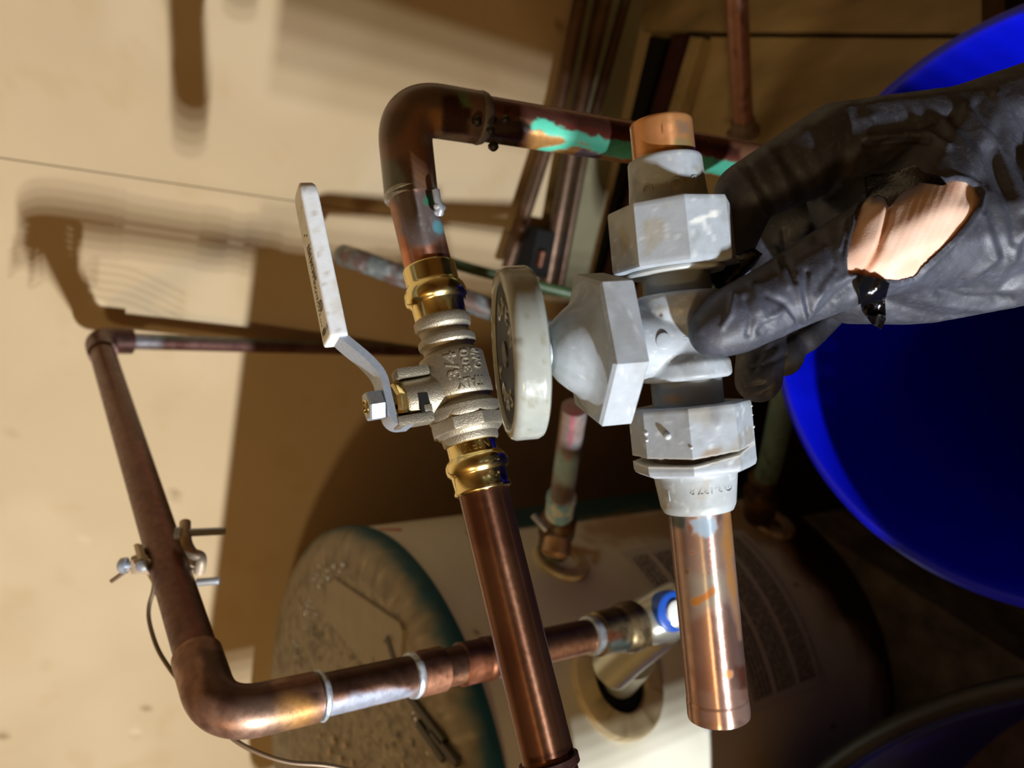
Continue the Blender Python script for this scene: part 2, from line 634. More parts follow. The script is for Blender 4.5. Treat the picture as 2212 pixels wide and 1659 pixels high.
for a, b, nx in ((-1.3, seam - 0.0005, 150), (seam + 0.0005, 1.1, 110)):
    v, f = panel(a, b, 0.0, 1.9, nx, 190)
    pt = Paint(v, (201, 177, 139))
    pt.noise(7, 0.45, 0.7, (209, 187, 151), 0.7, 3)
    pt.noise(30, 0.62, 0.75, (186, 152, 100), 0.2, 5)
    for (x, y, r) in ((8, 1102, 7), (320, 1528, 7), (5, 1588, 8), (330, 812, 8), (385, 1070, 10), (20, 935, 5), (1210, 55, 10), (290, 1585, 6), (200, 1030, 7)):
        pt.spot(x, y, r, r, (120, 96, 62), 0.5, amt=0.7)
    for (x, y, r) in ((150, 700, 10), (212, 652, 8), (290, 1580, 9), (190, 1170, 9)):
        pt.spot(x, y, r, r, (226, 206, 170), 0.5, amt=0.8)
    # old scuffs and drips of filler near the seam
    pt.line([(60, 385), (300, 395), (520, 415), (800, 445)], 16, (196, 172, 134), 5, jit=5, jscale=60, amt=0.7)
    o = mesh_obj('panel', v, f, m_wall, wall, smooth=False, paint=pt)
# floor, ceiling and the other cellar walls
def slab(name, c, hx, hy, hz, mat):
    v, f = box_v(c, np.array([1., 0, 0]), np.array([0, 1., 0]), np.array([0, 0, 1.]), hx, hy, hz)
    o = mesh_obj(name, v, f, mat, smooth=False); o['kind'] = 'structure'
    return o
slab('floor', (-0.2, -0.4, -0.02), 2.6, 2.6, 0.02, m_dark)
slab('ceiling', (-0.2, -0.4, 2.78), 2.6, 2.6, 0.02, m_plain)
slab('wall_left', (-2.6, -0.4, 1.38), 0.02, 2.6, 1.38, m_plain)
slab('wall_front', (-0.2, -2.6, 1.38), 2.6, 0.02, 1.38, m_plain)
slab('wall_right', (2.2, -0.4, 1.38), 0.02, 2.6, 1.38, m_plain)

# skirting board along the foot of the wall
def wall_strip(name, pts_px, off0, off1, mat, parent=None):
    """a board on the wall through four photo points (its face)"""
    fr = [on_wall(x, y, off1) for x, y in pts_px]
    bk = [p + WN * (off1 - off0) for p in fr]
    v = np.array(fr + bk)
    f = [(0, 1, 2, 3), (7, 6, 5, 4), (0, 4, 5, 1), (1, 5, 6, 2), (2, 6, 7, 3), (3, 7, 4, 0)]
    return mesh_obj(name, v, f, mat, parent, smooth=False)
bb = wall_strip('baseboard_back', [(1300, -120), (1420, -120), (1262, 640), (1172, 640)], 0.001, 0.016, m_board)
bb['kind'] = 'structure'

# plank platform beside the wall
plat = thing('plank_platform', 'low dirty plank platform behind the blue drum, top right', 'platform', (0.4, 0.55, 0.3))
def plank(pts, z, th, mat=m_wood):
    top = [on_level(x, y, z) for x, y in pts]
    n = 14
    # subdivide lengthways for a slightly uneven top
    vs, f = [], []
    for k in range(n + 1):
        t = k / n
        a = top[0] + (top[1] - top[0]) * t; b = top[3] + (top[2] - top[3]) * t
        j = (rng.random(2) - 0.5) * 0.0022
        vs += [a + [0, 0, j[0]], b + [0, 0, j[1]], b - [0, 0, th], a - [0, 0, th]]
    for k in range(n):
        for e in range(4):
            f.append((4 * k + e, 4 * k + (e + 1) % 4, 4 * k + 4 + (e + 1) % 4, 4 * k + 4 + e))
    f += [(0, 1, 2, 3), (4 * n + 3, 4 * n + 2, 4 * n + 1, 4 * n)]
    return mesh_obj('plank', np.array(vs), f, mat, plat, smooth=False)
plank([(1398, -170), (2120, -170), (2120, 72), (1388, 66)], ZL, 0.05)
plank([(1535, 80), (2080, 84), (1930, 330), (1472, 330)], ZL - 0.003, 0.05)
plank([(1468, 338), (1920, 338), (1800, 600), (1420, 600)], ZL - 0.004, 0.05)
pa, pb = on_level(1496, 85, ZL - 0.03), on_level(1330, 640, ZL - 0.03)
dr = (pb - pa) / np.linalg.norm(pb - pa); sd = np.cross(dr, [0, 0, 1.0])
v, f = box_v((pa + pb) / 2, dr, sd, np.array([0, 0, 1.]), np.linalg.norm(pb - pa) / 2, 0.016, 0.02)
mesh_obj('edge_board', v, f, m_wood_red, plat, smooth=False)
pa, pb = on_level(1530, 90, ZL - 0.008), on_level(1425, 420, ZL - 0.008)
v, f = box_v((pa + pb) / 2 , dr, sd, np.array([0, 0, 1.]), np.linalg.norm(pb - pa) / 2, 0.010, 0.02)
mesh_obj('edge_strip', v, f, m_wood, plat, smooth=False)
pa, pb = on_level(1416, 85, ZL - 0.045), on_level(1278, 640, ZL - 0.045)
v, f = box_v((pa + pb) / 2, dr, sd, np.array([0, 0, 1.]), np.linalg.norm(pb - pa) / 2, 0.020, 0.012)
mesh_obj('gap_shade_strip', v, f, m_black, plat, smooth=False)  # black strip put in for the shade in the gap behind the platform
for x, y in ((1700, 40), (1620, 250), (1600, 480)):
    q = on_level(x, y, ZL - 0.06)
    v, f = box_v((q[0], q[1], (q[2] - 0.0) / 2), WT, WN, np.array([0, 0, 1.]), 0.03, 0.03, q[2] / 2)
    mesh_obj('leg', v, f, m_wood, plat, smooth=False)

# dirty slab the tank stands on
e0 = on_level(1720, 1117, ZP); e1_ = on_level(2212, 1430, ZP); e2_ = on_level(2500, 1610, ZP)
cn = np.array([-0.95, 0.10, ZP]); cf = np.array([-0.95, 0.86, ZP]); cm = np.array([-0.30, 0.80, ZP])
top = [e0, e1_, e2_, np.array([-0.80, 0.10, ZP]), cf, np.array([-0.45, 0.90, ZP])]
n = len(top)
v = np.array(top + [p - [0, 0, ZP - 0.001] for p in top])
f = [tuple(range(n)), tuple(range(2 * n - 1, n - 1, -1))] + [(i, (i + 1) % n, n + (i + 1) % n, n + i) for i in range(n)]
m_slab = material('dirty_concrete', (104, 94, 80), rough=0.9, var=0.45, vscale=26, bump=0.5, bscale=70, spec=0.1)
sl = mesh_obj('concrete_slab', v, f, m_slab, smooth=False)
tag(sl, 'dirty dark concrete slab the white tank stands on', 'slab')

# ------------------------------------------------------------------ water tank
HT = 0.36
TC = np.array([-1.10 * HT, 2.0 * HT, 0.0]); TR = 0.68 * HT
ZT = CAM[2] - HT
tank = thing('water_tank', 'white water tank with dusty teal top cap and side fittings', 'water tank', (TC[0], TC[1], ZP))
def tank_pt(px, py, off=0.0):
    r = ray(px, py); a = r[:2]; q = CAM[:2] - TC[:2]
    A_ = a @ a; B_ = 2 * a @ q; C_ = q @ q - (TR + off) ** 2
    t = (-B_ - math.sqrt(max(0, B_ * B_ - 4 * A_ * C_))) / (2 * A_)
    return CAM + t * r
def tank_n(p):
    n = np.array([p[0] - TC[0], p[1] - TC[1], 0.0]); return n / np.linalg.norm(n)
TA = np.array([0, 0, 1.0])
nz_, nt_ = 260, 320
zs = np.linspace(ZP + 0.002, ZT - 0.0, nz_)
th = np.arange(nt_) * 2 * math.pi / nt_
v = np.vstack([np.column_stack([TC[0] + TR * np.cos(th), TC[1] + TR * np.sin(th), np.full(nt_, z)]) for z in zs])
f = ring_faces(nz_, nt_)
pt = Paint(v, (232, 228, 208))
pt.noise(9, 0.45, 0.75, (190, 180, 150), 0.6, 2)
# teal rear half of the jacket
pt.mix((smooth01(-(pt.w - (1143 - 0.134 * (pt.u - 1124))), -2, 2)) * (pt.u < 1700) * (pt.u > 1010), (30, 74, 82))
# rust runs from the fittings and the foot
pt.poly([(1260, 1128), (1440, 1100), (1600, 1090), (1740, 1130), (1700, 1190), (1600, 1170), (1480, 1160), (1330, 1172), (1268, 1160)], (170, 120, 50), 16, jit=18, jscale=60, amt=0.65)
pt.line([(1225, 1185), (1290, 1195), (1285, 1215)], 14, (176, 124, 40), 7, jit=6, jscale=90, amt=0.8)
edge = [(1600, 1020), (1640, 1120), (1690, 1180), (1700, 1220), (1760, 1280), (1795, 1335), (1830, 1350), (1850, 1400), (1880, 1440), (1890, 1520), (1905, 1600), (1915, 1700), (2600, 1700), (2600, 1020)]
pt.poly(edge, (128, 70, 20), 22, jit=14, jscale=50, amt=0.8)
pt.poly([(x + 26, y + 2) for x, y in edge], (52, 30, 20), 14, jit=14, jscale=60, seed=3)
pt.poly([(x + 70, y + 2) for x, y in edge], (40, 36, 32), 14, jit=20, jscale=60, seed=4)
pt.noise(60, 0.6, 0.75, (92, 86, 78), 0.0, 8)
for x, y in ((1030, 1368), (1420, 1545), (1600, 1410), (1720, 1262), (1800, 1570)):
    pt.spot(x, y, 6, 5, (120, 90, 60), 0.5, amt=0.8)
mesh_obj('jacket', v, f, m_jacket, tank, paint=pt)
# dusty cap, domed with a rounded teal rim
prof = [(-0.004, TR + 0.0005), (-0.004, TR + 0.003), (0.008, TR + 0.0035), (0.020, TR + 0.002), (0.028, TR - 0.004),
        (0.034, TR - 0.012), (0.037, TR - 0.022), (0.038, TR - 0.034)]
rr = np.linspace(TR - 0.036, 0.001, 60)
prof += [(0.038 + 0.006 * (1 - (r / TR) ** 2), r) for r in rr]
n = 300
vs = []
for s, r in prof:
    s = s * 0.62
    vs.append(np.column_stack([TC[0] + r * np.cos(np.arange(n) * 2 * math.pi / n), TC[1] + r * np.sin(np.arange(n) * 2 * math.pi / n), np.full(n, ZT + s)]))
v = np.vstack(vs); f = ring_faces(len(prof), n, False, True)
rad = np.hypot(v[:, 0] - TC[0], v[:, 1] - TC[1])
v[:, 2] += np.where(rad < TR - 0.03, (vnoise(v, 90, 4) - 0.5) * 0.0016, 0)
pt = Paint(v, (34, 84, 94))
dust = smooth01(v[:, 2] + (vnoise(v, 70, 9) - 0.5) * 0.012, ZT + 0.010, ZT + 0.022)
pt.mix(dust, (140, 128, 106))
pt.mix(dust * smooth01(vnoise(v, 130, 11), 0.5, 0.62) * 0.7, (104, 92, 72))
pt.mix(dust * smooth01(vnoise(v, 260, 12), 0.6, 0.72) * 0.6, (176, 164, 140))
mesh_obj('top_cap', v, f, m_teal, tank, angle=60, paint=pt)
# moulded panel and ribs on the cap
ZC = ZT + 0.0262
def cap_plate(name, pts, z, h, w=None):
    q = [on_level(x, y, z) for x, y in pts]
    n = len(q)
    ctr = sum(q) / n
    q2 = [ctr + (p - ctr) * 0.965 + [0, 0, h] for p in q]
    v = np.array([p - [0, 0, 0.006] for p in q] + q2)
    f = [tuple(n + i for i in range(n))] + [(i, (i + 1) % n, n + (i + 1) % n, n + i) for i in range(n)]
    p = Paint(v, (146, 134, 112))
    return mesh_obj(name, v, f, m_teal, tank, smooth=False, paint=p)
cap_plate('moulded_panel', [(706, 1262), (722, 1246), (868, 1345), (875, 1362), (872, 1445), (800, 1450), (700, 1330)], ZC, 0.0015)
for a, b in (((905, 1560), (960, 1640)), ((870, 1480), (960, 1600)), ((840, 1375), (860, 1440)), ((935, 1580), (990, 1650))):
    q0, q1 = on_level(*a, ZC), on_level(*b, ZC)
    d = (q1 - q0) / np.linalg.norm(q1 - q0)
    v, f = box_v((q0 + q1) / 2, d, np.cross(d, [0, 0, 1.]), np.array([0, 0, 1.]), np.linalg.norm(q1 - q0) / 2, 0.0035, 0.0028)
    mesh_obj('rib', v, f, m_teal, tank, smooth=False, paint=Paint(v, (70, 64, 52)))
# printed label on the jacket
def tz(px, py):
    p = tank_pt(px, py); return math.atan2(p[1] - TC[1], p[0] - TC[0]), p[2]
cs = [tz(1338, 1190), tz(1585, 1150), tz(1808, 1470), tz(1520, 1578)]
a0 = (cs[2][0] + cs[3][0]) / 2; a1 = (cs[0][0] + cs[1][0]) / 2
z1 = (cs[0][1] + cs[3][1]) / 2; z0 = (cs[1][1] + cs[2][1]) / 2
nu, nv = 40, 24
vs = []
for i in range(nu):
    for j in range(nv):
        a = a0 + (a1 - a0) * i / (nu - 1); z = z0 + (z1 - z0) * j / (nv - 1)
        vs.append((TC[0] + (TR + 0.0007) * math.cos(a), TC[1] + (TR + 0.0007) * math.sin(a), z))
f = [(i * nv + j, (i + 1) * nv + j, (i + 1) * nv + j + 1, i * nv + j + 1) for i in range(nu - 1) for j in range(nv - 1)]
lab = mesh_obj('label_sheet', np.array(vs), f, m_label, tank)
uvl = lab.data.uv_layers.new(name='UVMap')
for lp in lab.data.loops:
    i, j = divmod(lp.vertex_index, nv)
    uvl.data[lp.index].uv = (i / (nu - 1), 1 - j / (nv - 1))
lab['label'] = 'large printed paper label in lines of small type'
# escutcheon flanges round the ports
def flange(px, py, r_out, r_in, th_, paintf=None, tilt=0.0):
    p = tank_pt(px, py); nrm = tank_n(p)
    prof = [(-0.012, r_out), (th_ * 0.4, r_out), (th_ * 0.85, r_out * 0.96), (th_, r_out * 0.88), (th_ * 1.05, r_in * 1.05), (th_ * 0.8, r_in), (-0.012, r_in * 0.98)]
    v, f = lathe(prof, p, nrm, 72)
    f = ring_faces(len(prof), 72, False, False)
    prof2 = np.linspace(0, 1, 5)
    pt = Paint(v, (206, 190, 150))
    if paintf: paintf(pt)
    o = mesh_obj('flange', v, f, m_flange, tank, paint=pt)
    return p, nrm, o
def fl1(p): p.noise(120, 0.5, 0.7, (180, 140, 80), 0.5, 3); p.spot(1225, 1190, 30, 14, (170, 110, 30), 0.5, amt=0.7)
def fl2(p): p.noise(120, 0.45, 0.65, (150, 110, 50), 0.7, 4)
def fl3(p): p.noise(90, 0.5, 0.68, (176, 156, 110), 0.7, 5); p.noise(200, 0.62, 0.7, (100, 84, 50), 0.6, 6)
pF1, nF1, _ = flange(1212, 1212, 0.030, 0.0165, 0.005, fl1)
pF2, nF2, _ = flange(1662, 1128, 0.034, 0.017, 0.005, fl2)
pF3, nF3, _ = flange(1335, 1470, 0.052, 0.029, 0.006, fl3)
v, f = lathe([(0.0012, 0.0292), (0.0014, 0.001)], pF3, nF3, 48)
mesh_obj('port_shade_disc', v, f, m_black, tank)  # flat black disc standing for the dark inside the port
# red plastic tab at the back of the rim
q = tank_pt(842, 1160)
v, f = box_v(P(843, 1154, 0.80), XC, YC, FWD, 0.013, 0.005, 0.006)
rt = bevel(mesh_obj('red_tab', v, f, m_red, smooth=False), 0.002)
tag(rt, 'small red plastic tab at the rim of the tank cap', 'tab')

# water drops on the dust
vs = []
sph = bmesh.new(); bmesh.ops.create_icosphere(sph, subdivisions=2, radius=1.0)
sv = np.array([tuple(x.co) for x in sph.verts]); sf = [tuple(x.index for x in q.verts) for q in sph.faces]; sph.free()
parts = []
clusters = [(690, 1245, 25, 14), (665, 1330, 22, 12), (680, 1380, 25, 14), (650, 1430, 22, 12), (720, 1220, 30, 10), (760, 1420, 40, 6), (830, 1390, 25, 4),
            (900, 1600, 60, 8), (860, 1640, 60, 10), (700, 1640, 40, 5), (960, 1560, 30, 3)]
for x, y, s, k in clusters:
    for i in range(k):
        px, py = x + rng.normal() * s * 0.5, y + rng.normal() * s * 0.9
        q = on_level(px, py, ZC + 0.0005)
        if np.hypot(q[0] - TC[0], q[1] - TC[1]) > TR - 0.03: continue
        r = rng.uniform(0.0012, 0.0032)
        parts.append((sv * [r, r, r * 0.75] + q, sf))
v, f = join_v(parts)
o = mesh_obj('water_droplets', v, f, m_drop)
tag(o, 'beads of water scattered over the dusty tank cap', 'droplets', kind='stuff')
CRUMBS = ['largest tan crumb on the dusty tank cap, nearest the copper elbow pipe', 'tan crumb touching the foot of the largest crumb on the cap', 'crumb just right of the largest crumb on the dusty cap',
          'crumb at the bottom picture edge below the largest crumb', 'crumb left of the largest one, closest to the earth wire', 'lower right crumb of the cluster by the earth wire on the cap',
          'tiny lone crumb near the teal rim of the tank cap', 'small crumb alone at the bottom edge midway to the teal rim']
for k, (x, y, s) in enumerate(((720, 1600, 15), (712, 1625, 12), (745, 1610, 11), (735, 1640, 12), (690, 1590, 9), (760, 1648, 10), (925, 1628, 5), (870, 1655, 8))):
    q = on_level(x, y, ZC + 0.003)
    sv2 = sv * (1 + 0.25 * (vnoise(sv + k, 2.0, k)[:, None] - 0.5))
    v = sv2 * np.array([s, s * 0.7, s * 0.45]) * 0.00035 + q
    o = mesh_obj('dirt_crumb', v, sf, m_bronze_clamp)
    tag(o, CRUMBS[k], 'crumb', 'flaked crumbs on the tank cap')

# ------------------------------------------------------------------ copper helpers
def pipe(name, path, rad, parent, base=(150, 98, 74), metal=0.85, paintf=None, n=48, mat=None, step=0.003):
    v, f = tube(resample(path, step), rad if np.isscalar(rad) else rad, n)
    pt = Paint(v, base, metal)
    if paintf: paintf(pt)
    return mesh_obj(name, v, f, mat or m_copper_far, parent, paint=pt)


def prof_res(prof, step):
    out = [prof[0]]
    for a, b in zip(prof[:-1], prof[1:]):
        k = max(1, int(abs(b[0] - a[0]) / step))
        for i in range(1, k + 1):
            t = i / k
            out.append((a[0] + (b[0] - a[0]) * t, a[1] + (b[1] - a[1]) * t))
    return out


def fitting(name, p0, p1, prof, parent, base, metal, paintf=None, n=64, mat=None, sides=0, phase=0, step=0.0012, angle=35, trunc=0.985):
    """lathe from p0 to p1; prof = [(fraction, radius)]"""
    p0, p1 = np.asarray(p0), np.asarray(p1)
    Lg = np.linalg.norm(p1 - p0); A = (p1 - p0) / Lg
    pr = prof_res([(t * Lg, r) for t, r in prof], step)
    v, f = lathe(pr, p0, A, n, sides, phase, trunc)
    pt = None
    if base is not None:
        pt = Paint(v, base, metal)
        if paintf: paintf(pt)
    return mesh_obj(name, v, f, mat or m_copper_far, parent, paint=pt, angle=angle)


R34 = 0.0111
# ---- wall run: down pipe on the wall, elbow, pipe towards the lens, elbow, drop to the tank fitting
run = thing('copper_pipe_run', 'dark copper pipe run from the wall elbow to the tank side fitting', 'pipe', P(430, 1500, 0.38))
E1 = P(213, 735, 0.745); E2 = P(468, 1553, 0.372)
def old_cu(p):
    p.noise(60, 0.45, 0.65, (84, 50, 40), 0.6, 1); p.noise(150, 0.6, 0.72, (120, 70, 60), 0.3, 2)
d12 = (E2 - E1) / np.linalg.norm(E2 - E1)
end1 = P(905, 757, 1.02)
d1 = (end1 - E1) / np.linalg.norm(end1 - E1)
def p1p(p): old_cu(p); p.line([(275, 735), (330, 735)], 40, (170, 170, 176), 12, jit=10, amt=0.7); p.line([(330, 727), (900, 745)], 10, (110, 140, 120), 6, amt=0.5)
pipe('pipe', [E1 + d1 * 0.012, end1], 0.0082, run, (128, 92, 84), 0.7, p1p)
def p2p(p): old_cu(p); p.line([(300, 960), (440, 1400)], 10, (150, 70, 66), 8, amt=0.35)
pipe('pipe', [E1 + d12 * 0.02, E2 - d12 * 0.02], R34, run, (104, 70, 56), 0.7, p2p)
end3 = P(1400, 1345, 0.560)
d3 = (end3 - E2) / np.linalg.norm(end3 - E2)
def el(name, pa, q, pb, r, rc, pf, base=(112, 76, 60)):
    path = resample(rounded([pa, q, pb], rc, 16), 0.002)
    rad = np.full(len(path), r); k = max(2, int(0.010 / 0.002))
    return pipe(name, path, rad, run, base, 0.7, pf, step=1.0)
el('elbow', E1 + d1 * 0.030, E1, E1 + d12 * 0.034, 0.0128, 0.020, old_cu, (92, 66, 58))
def e2p(p):
    p.noise(80, 0.45, 0.6, (96, 58, 44), 0.6, 4)
    p.poly([(430, 1400), (560, 1400), (600, 1500), (690, 1495), (690, 1530), (560, 1545), (440, 1500)], (58, 36, 28), 10, jit=8, jscale=60, amt=0.8)
    p.spot(640, 1540, 45, 40, (206, 150, 80), 0.5, jit=0.3, jscale=80, amt=0.8, metal=0.6)
    p.spot(560, 1560, 70, 50, (170, 140, 120), 0.6, amt=0.5)
el('elbow', E2 - d12 * 0.045, E2, E2 + d3 * 0.050, 0.0129, 0.030, e2p, (160, 122, 100))
def at3(px):
    """point on the drop whose photo x is px"""
    lo, hi = 0.0, 1.0
    for _ in range(40):
        mid = (lo + hi) / 2
        u, _, _ = proj((E2 + (end3 - E2) * mid)[None])
        if u[0] < px: lo = mid
        else: hi = mid
    return E2 + (end3 - E2) * lo
def p3p(p):
    p.noise(90, 0.5, 0.65, (120, 72, 50), 0.6, 4)
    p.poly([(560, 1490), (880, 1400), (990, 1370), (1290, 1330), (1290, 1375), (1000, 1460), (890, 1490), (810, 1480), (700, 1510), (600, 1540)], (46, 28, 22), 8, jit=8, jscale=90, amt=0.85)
    p.poly([(690, 1530), (760, 1500), (830, 1490), (900, 1490), (890, 1510), (800, 1530), (730, 1570), (680, 1590)], (168, 178, 196), 8, jit=9, jscale=150, metal=0.4, amt=0.9)
    p.line([(1100, 1440), (1260, 1400)], 40, (190, 130, 90), 14, amt=0.5)
pipe('pipe', [at3(640), at3(1320)], R34, run, (186, 134, 100), 0.75, p3p)
def sold(p): p.noise(250, 0.4, 0.6, (210, 218, 226), 0.8, 3); p.noise(300, 0.6, 0.7, (120, 140, 140), 0.6, 7)
for a, b, k in ((684, 700, 1.19), (884, 900, 1.17), (1062, 1082, 1.16), (1268, 1288, 1.2)):
    fitting('solder_ring', at3(a), at3(b), [(0, R34 * 1.0), (0.1, R34 * k * 0.97), (0.5, R34 * k), (0.9, R34 * 1.08), (1, R34 * 1.0)], run, (170, 178, 186), 0.4, sold)
def cpl(p):
    p.noise(120, 0.5, 0.62, (110, 64, 44), 0.7, 5)
    p.line([(850, 1450), (960, 1415), (1080, 1385)], 50, (52, 30, 24), 14, jit=8, amt=0.85)
    p.spot(1050, 1450, 30, 30, (190, 120, 80), 0.6, amt=0.6)
fitting('coupling', at3(898), at3(955), [(0, R34 * 1.05), (0.04, R34 * 1.15), (0.95, R34 * 1.15), (1, R34 * 1.03)], run, (180, 126, 96), 0.7, cpl)
fitting('coupling', at3(992), at3(1064), [(0, R34 * 1.03), (0.05, R34 * 1.16), (0.3, R34 * 1.13), (0.7, R34 * 1.13), (0.75, R34 * 1.19), (0.97, R34 * 1.17), (1, R34 * 1.03)], run, (150, 96, 74), 0.7, cpl)
def adp(p):
    p.noise(150, 0.5, 0.6, (70, 60, 50), 0.6, 5); p.spot(1325, 1375, 20, 14, (150, 80, 50), 0.5, amt=0.8); p.spot(1340, 1395, 26, 14, (90, 130, 134), 0.5, amt=0.7)
    p.line([(1290, 1345), (1380, 1310)], 40, (52, 40, 32), 12, amt=0.8)
fitting('adapter', at3(1284), at3(1392), [(0, R34 * 1.1), (0.03, R34 * 1.34), (0.45, R34 * 1.38), (0.5, R34 * 1.5), (0.62, R34 * 1.62), (0.76, R34 * 1.6), (0.82, R34 * 1.45), (1, R34 * 1.45)], run, (170, 150, 110), 0.7, adp)

# ---- drain valve between that run and the tank port
dv = thing('drain_valve', 'small nickel drain valve with a blue and white cap at the tank port', 'valve', at3(1392))
j0 = at3(1388); jc = P(1432, 1352, 0.568)
parts = [lathe([(0, 0.016), (0.004, 0.0175), (0.020, 0.0185), (0.034, 0.018), (0.038, 0.015)], j0 - d3 * 0.002, cdir(1.0, -0.45, 0.1), 40),
         lathe([(0, 0.0165), (0.012, 0.0185), (0.055, 0.0165), (0.075, 0.0165)], jc + cdir(0.3, -0.9, -0.4) * 0.012, cdir(-0.55, 0.75, 0.45), 40)]
v, f = join_v(parts)
v, f = remeshed(v, f, 0.0011, 6)
mesh_obj('valve_body', v, f, m_nickel, dv)
cap_n = cdir(0.45, -0.15, -0.88)
cc = P(1450, 1320, 0.545)
v, f = lathe([(-0.012, 0.0135), (0.0, 0.0145), (0.003, 0.0140), (0.004, 0.0125), (0.0042, 0.001)], cc, cap_n, 40)
mesh_obj('blue_cap', v, f, m_blue_cap, dv)
v, f = lathe([(0.003, 0.008), (0.0062, 0.0078), (0.007, 0.006), (0.0072, 0.001)], cc, cap_n, 40)
mesh_obj('white_button', v, f, m_white_cap, dv)
v, f = tube(resample([P(1372, 1420, 0.60), pF3 + nF3 * 0.003], 0.004), 0.0165, 40)
mesh_obj('nipple', v, f, m_nickel, dv)

# ---- clamp and earth wire on the pipe towards the lens
cl = thing('ground_clamp', 'bronze earthing clamp with long screws gripping the dark copper pipe', 'clamp', P(390, 1230, 0.47))
def at2(y):
    lo, hi = 0.0, 1.0
    for _ in range(40):
        mid = (lo + hi) / 2
        if proj((E1 + (E2 - E1) * mid)[None])[1][0] < y: lo = mid
        else: hi = mid
    return E1 + (E2 - E1) * lo
C2 = at2(1205)
ef, es = frame(d12)
# two half-shells hugging the pipe with ears
for sgn in (1, -1):
    parts = []
    a = np.linspace(-1.25, 1.25, 20)
    ring = []
    for off in (-0.008, 0.008):
        for r in (0.0114, 0.0140):
            ring.append([C2 + d12 * off + r * (np.cos(t) * -XC * sgn + np.sin(t) * ef) for t in a])
    m = len(a)
    v = np.array(ring).reshape(-1, 3)
    f = []
    for i in range(m - 1):
        for p_, q_ in ((0, 1), (1, 3), (3, 2), (2, 0)):
            f.append((p_ * m + i, p_ * m + i + 1, q_ * m + i + 1, q_ * m + i))
    f += [(0, m, 3 * m, 2 * m), (m - 1, 2 * m - 1, 4 * m - 1, 3 * m - 1)]
    mesh_obj('jaw', v, f, m_bronze_clamp, cl)
def bar(name, pts, w, parent, mat, n=14):
    v, f = tube(resample(catmull(pts, 8), 0.002), w, n)
    return mesh_obj(name, v, f, mat, parent)
bar('lug', [P(292, 1218, 0.468), P(318, 1220, 0.466), P(336, 1240, 0.464), P(350, 1270, 0.462), P(356, 1282, 0.462)], 0.0042, cl, m_bronze_clamp)
v, f = box_v(P(312, 1222, 0.464), XC, YC, FWD, 0.0068, 0.0046, 0.004)
bevel(mesh_obj('terminal_block', v, f, m_bronze_clamp, cl, smooth=False), 0.0015)
v, f = box_v(P(322, 1208, 0.470), XC, YC, FWD, 0.0085, 0.003, 0.006)
bevel(mesh_obj('ear', v, f, m_bronze_clamp, cl, smooth=False), 0.001)
sx = cdir(-1, 0.05, -0.1)
v, f = lathe([(0, 0.0022), (0.004, 0.0024), (0.0042, 0.0048), (0.0075, 0.0046), (0.009, 0.003), (0.0092, 0.0005)], P(290, 1220, 0.463), sx, 24)
mesh_obj('screw_head', v, f, m_zinc, cl)
v, f = lathe([(0, 0.0036), (0.0036, 0.0034), (0.0044, 0.002), (0.0045, 0.0003)], P(311, 1220, 0.4605), -FWD, 20)
mesh_obj('set_screw', v, f, m_zinc, cl)
bar('hook', [P(400, 1128, 0.475), P(400, 1150, 0.47), P(404, 1175, 0.468), P(416, 1195, 0.468), P(432, 1202, 0.470), P(434, 1216, 0.470), P(430, 1236, 0.472)], 0.0034, cl, m_bronze_clamp)
def screw(p0, p1, r):
    Lg = np.linalg.norm(p1 - p0); A = (p1 - p0) / Lg
    k = int(Lg / 0.0012)
    pr = [(0, r * 0.9)]
    for i in range(k):
        pr += [(Lg * (i + 0.2) / k, r), (Lg * (i + 0.7) / k, r * 0.84)]
    pr += [(Lg * 0.99, r * 0.85), (Lg, r * 0.5)]
    return lathe(pr, p0, A, 16)
v, f = screw(P(396, 1151, 0.47), P(487, 1147, 0.475), 0.0026)
mesh_obj('long_screw', v, f, m_zinc, cl, angle=80)
v, f = lathe([(0, 0.0045), (0.004, 0.0045)], P(381, 1153, 0.469), cdir(1, 0, 0), 6, sides=0)
mesh_obj('hex_nut', v, f, m_zinc, cl, smooth=False)
v, f = screw(P(425, 1258, 0.487), P(474, 1254, 0.489), 0.0026)
mesh_obj('long_screw', v, f, m_zinc, cl, angle=80)
v, f = lathe([(0, 0.004), (0.005, 0.0042)], P(346, 1270, 0.462), cdir(0.5, 0.6, -0.3), 6)
mesh_obj('hex_nut', v, f, m_black_rim, cl, smooth=False)
wire = catmull([P(240, 1256, 0.462), P(268, 1236, 0.462), P(292, 1219, 0.4635), P(318, 1226, 0.460), P(332, 1245, 0.458), P(331, 1275, 0.457), P(322, 1310, 0.455), P(323, 1345, 0.45),
                P(340, 1400, 0.44), P(368, 1446, 0.43), P(402, 1488, 0.42), P(440, 1528, 0.41), P(485, 1580, 0.405), P(540, 1618, 0.405), P(620, 1646, 0.41), P(720, 1656, 0.42), P(850, 1690, 0.44)], 12)
v, f = tube(wire, 0.00125, 12)
o = mesh_obj('ground_wire', v, f, m_wire)
tag(o, 'thin bare earth wire looping from the pipe clamp round the elbow', 'wire')

# ---- pipes behind the valves
def riser(name, label, pts, rad, base, metal, pf=None, rc=0.03, group=None, extra=None):
    t = thing(name, label, 'pipe', pts[-1], group)
    pipe('pipe', rounded(pts, rc, 12) if len(pts) > 2 else pts, rad, t, base, metal, pf)
    if extra: extra(t)
    return t
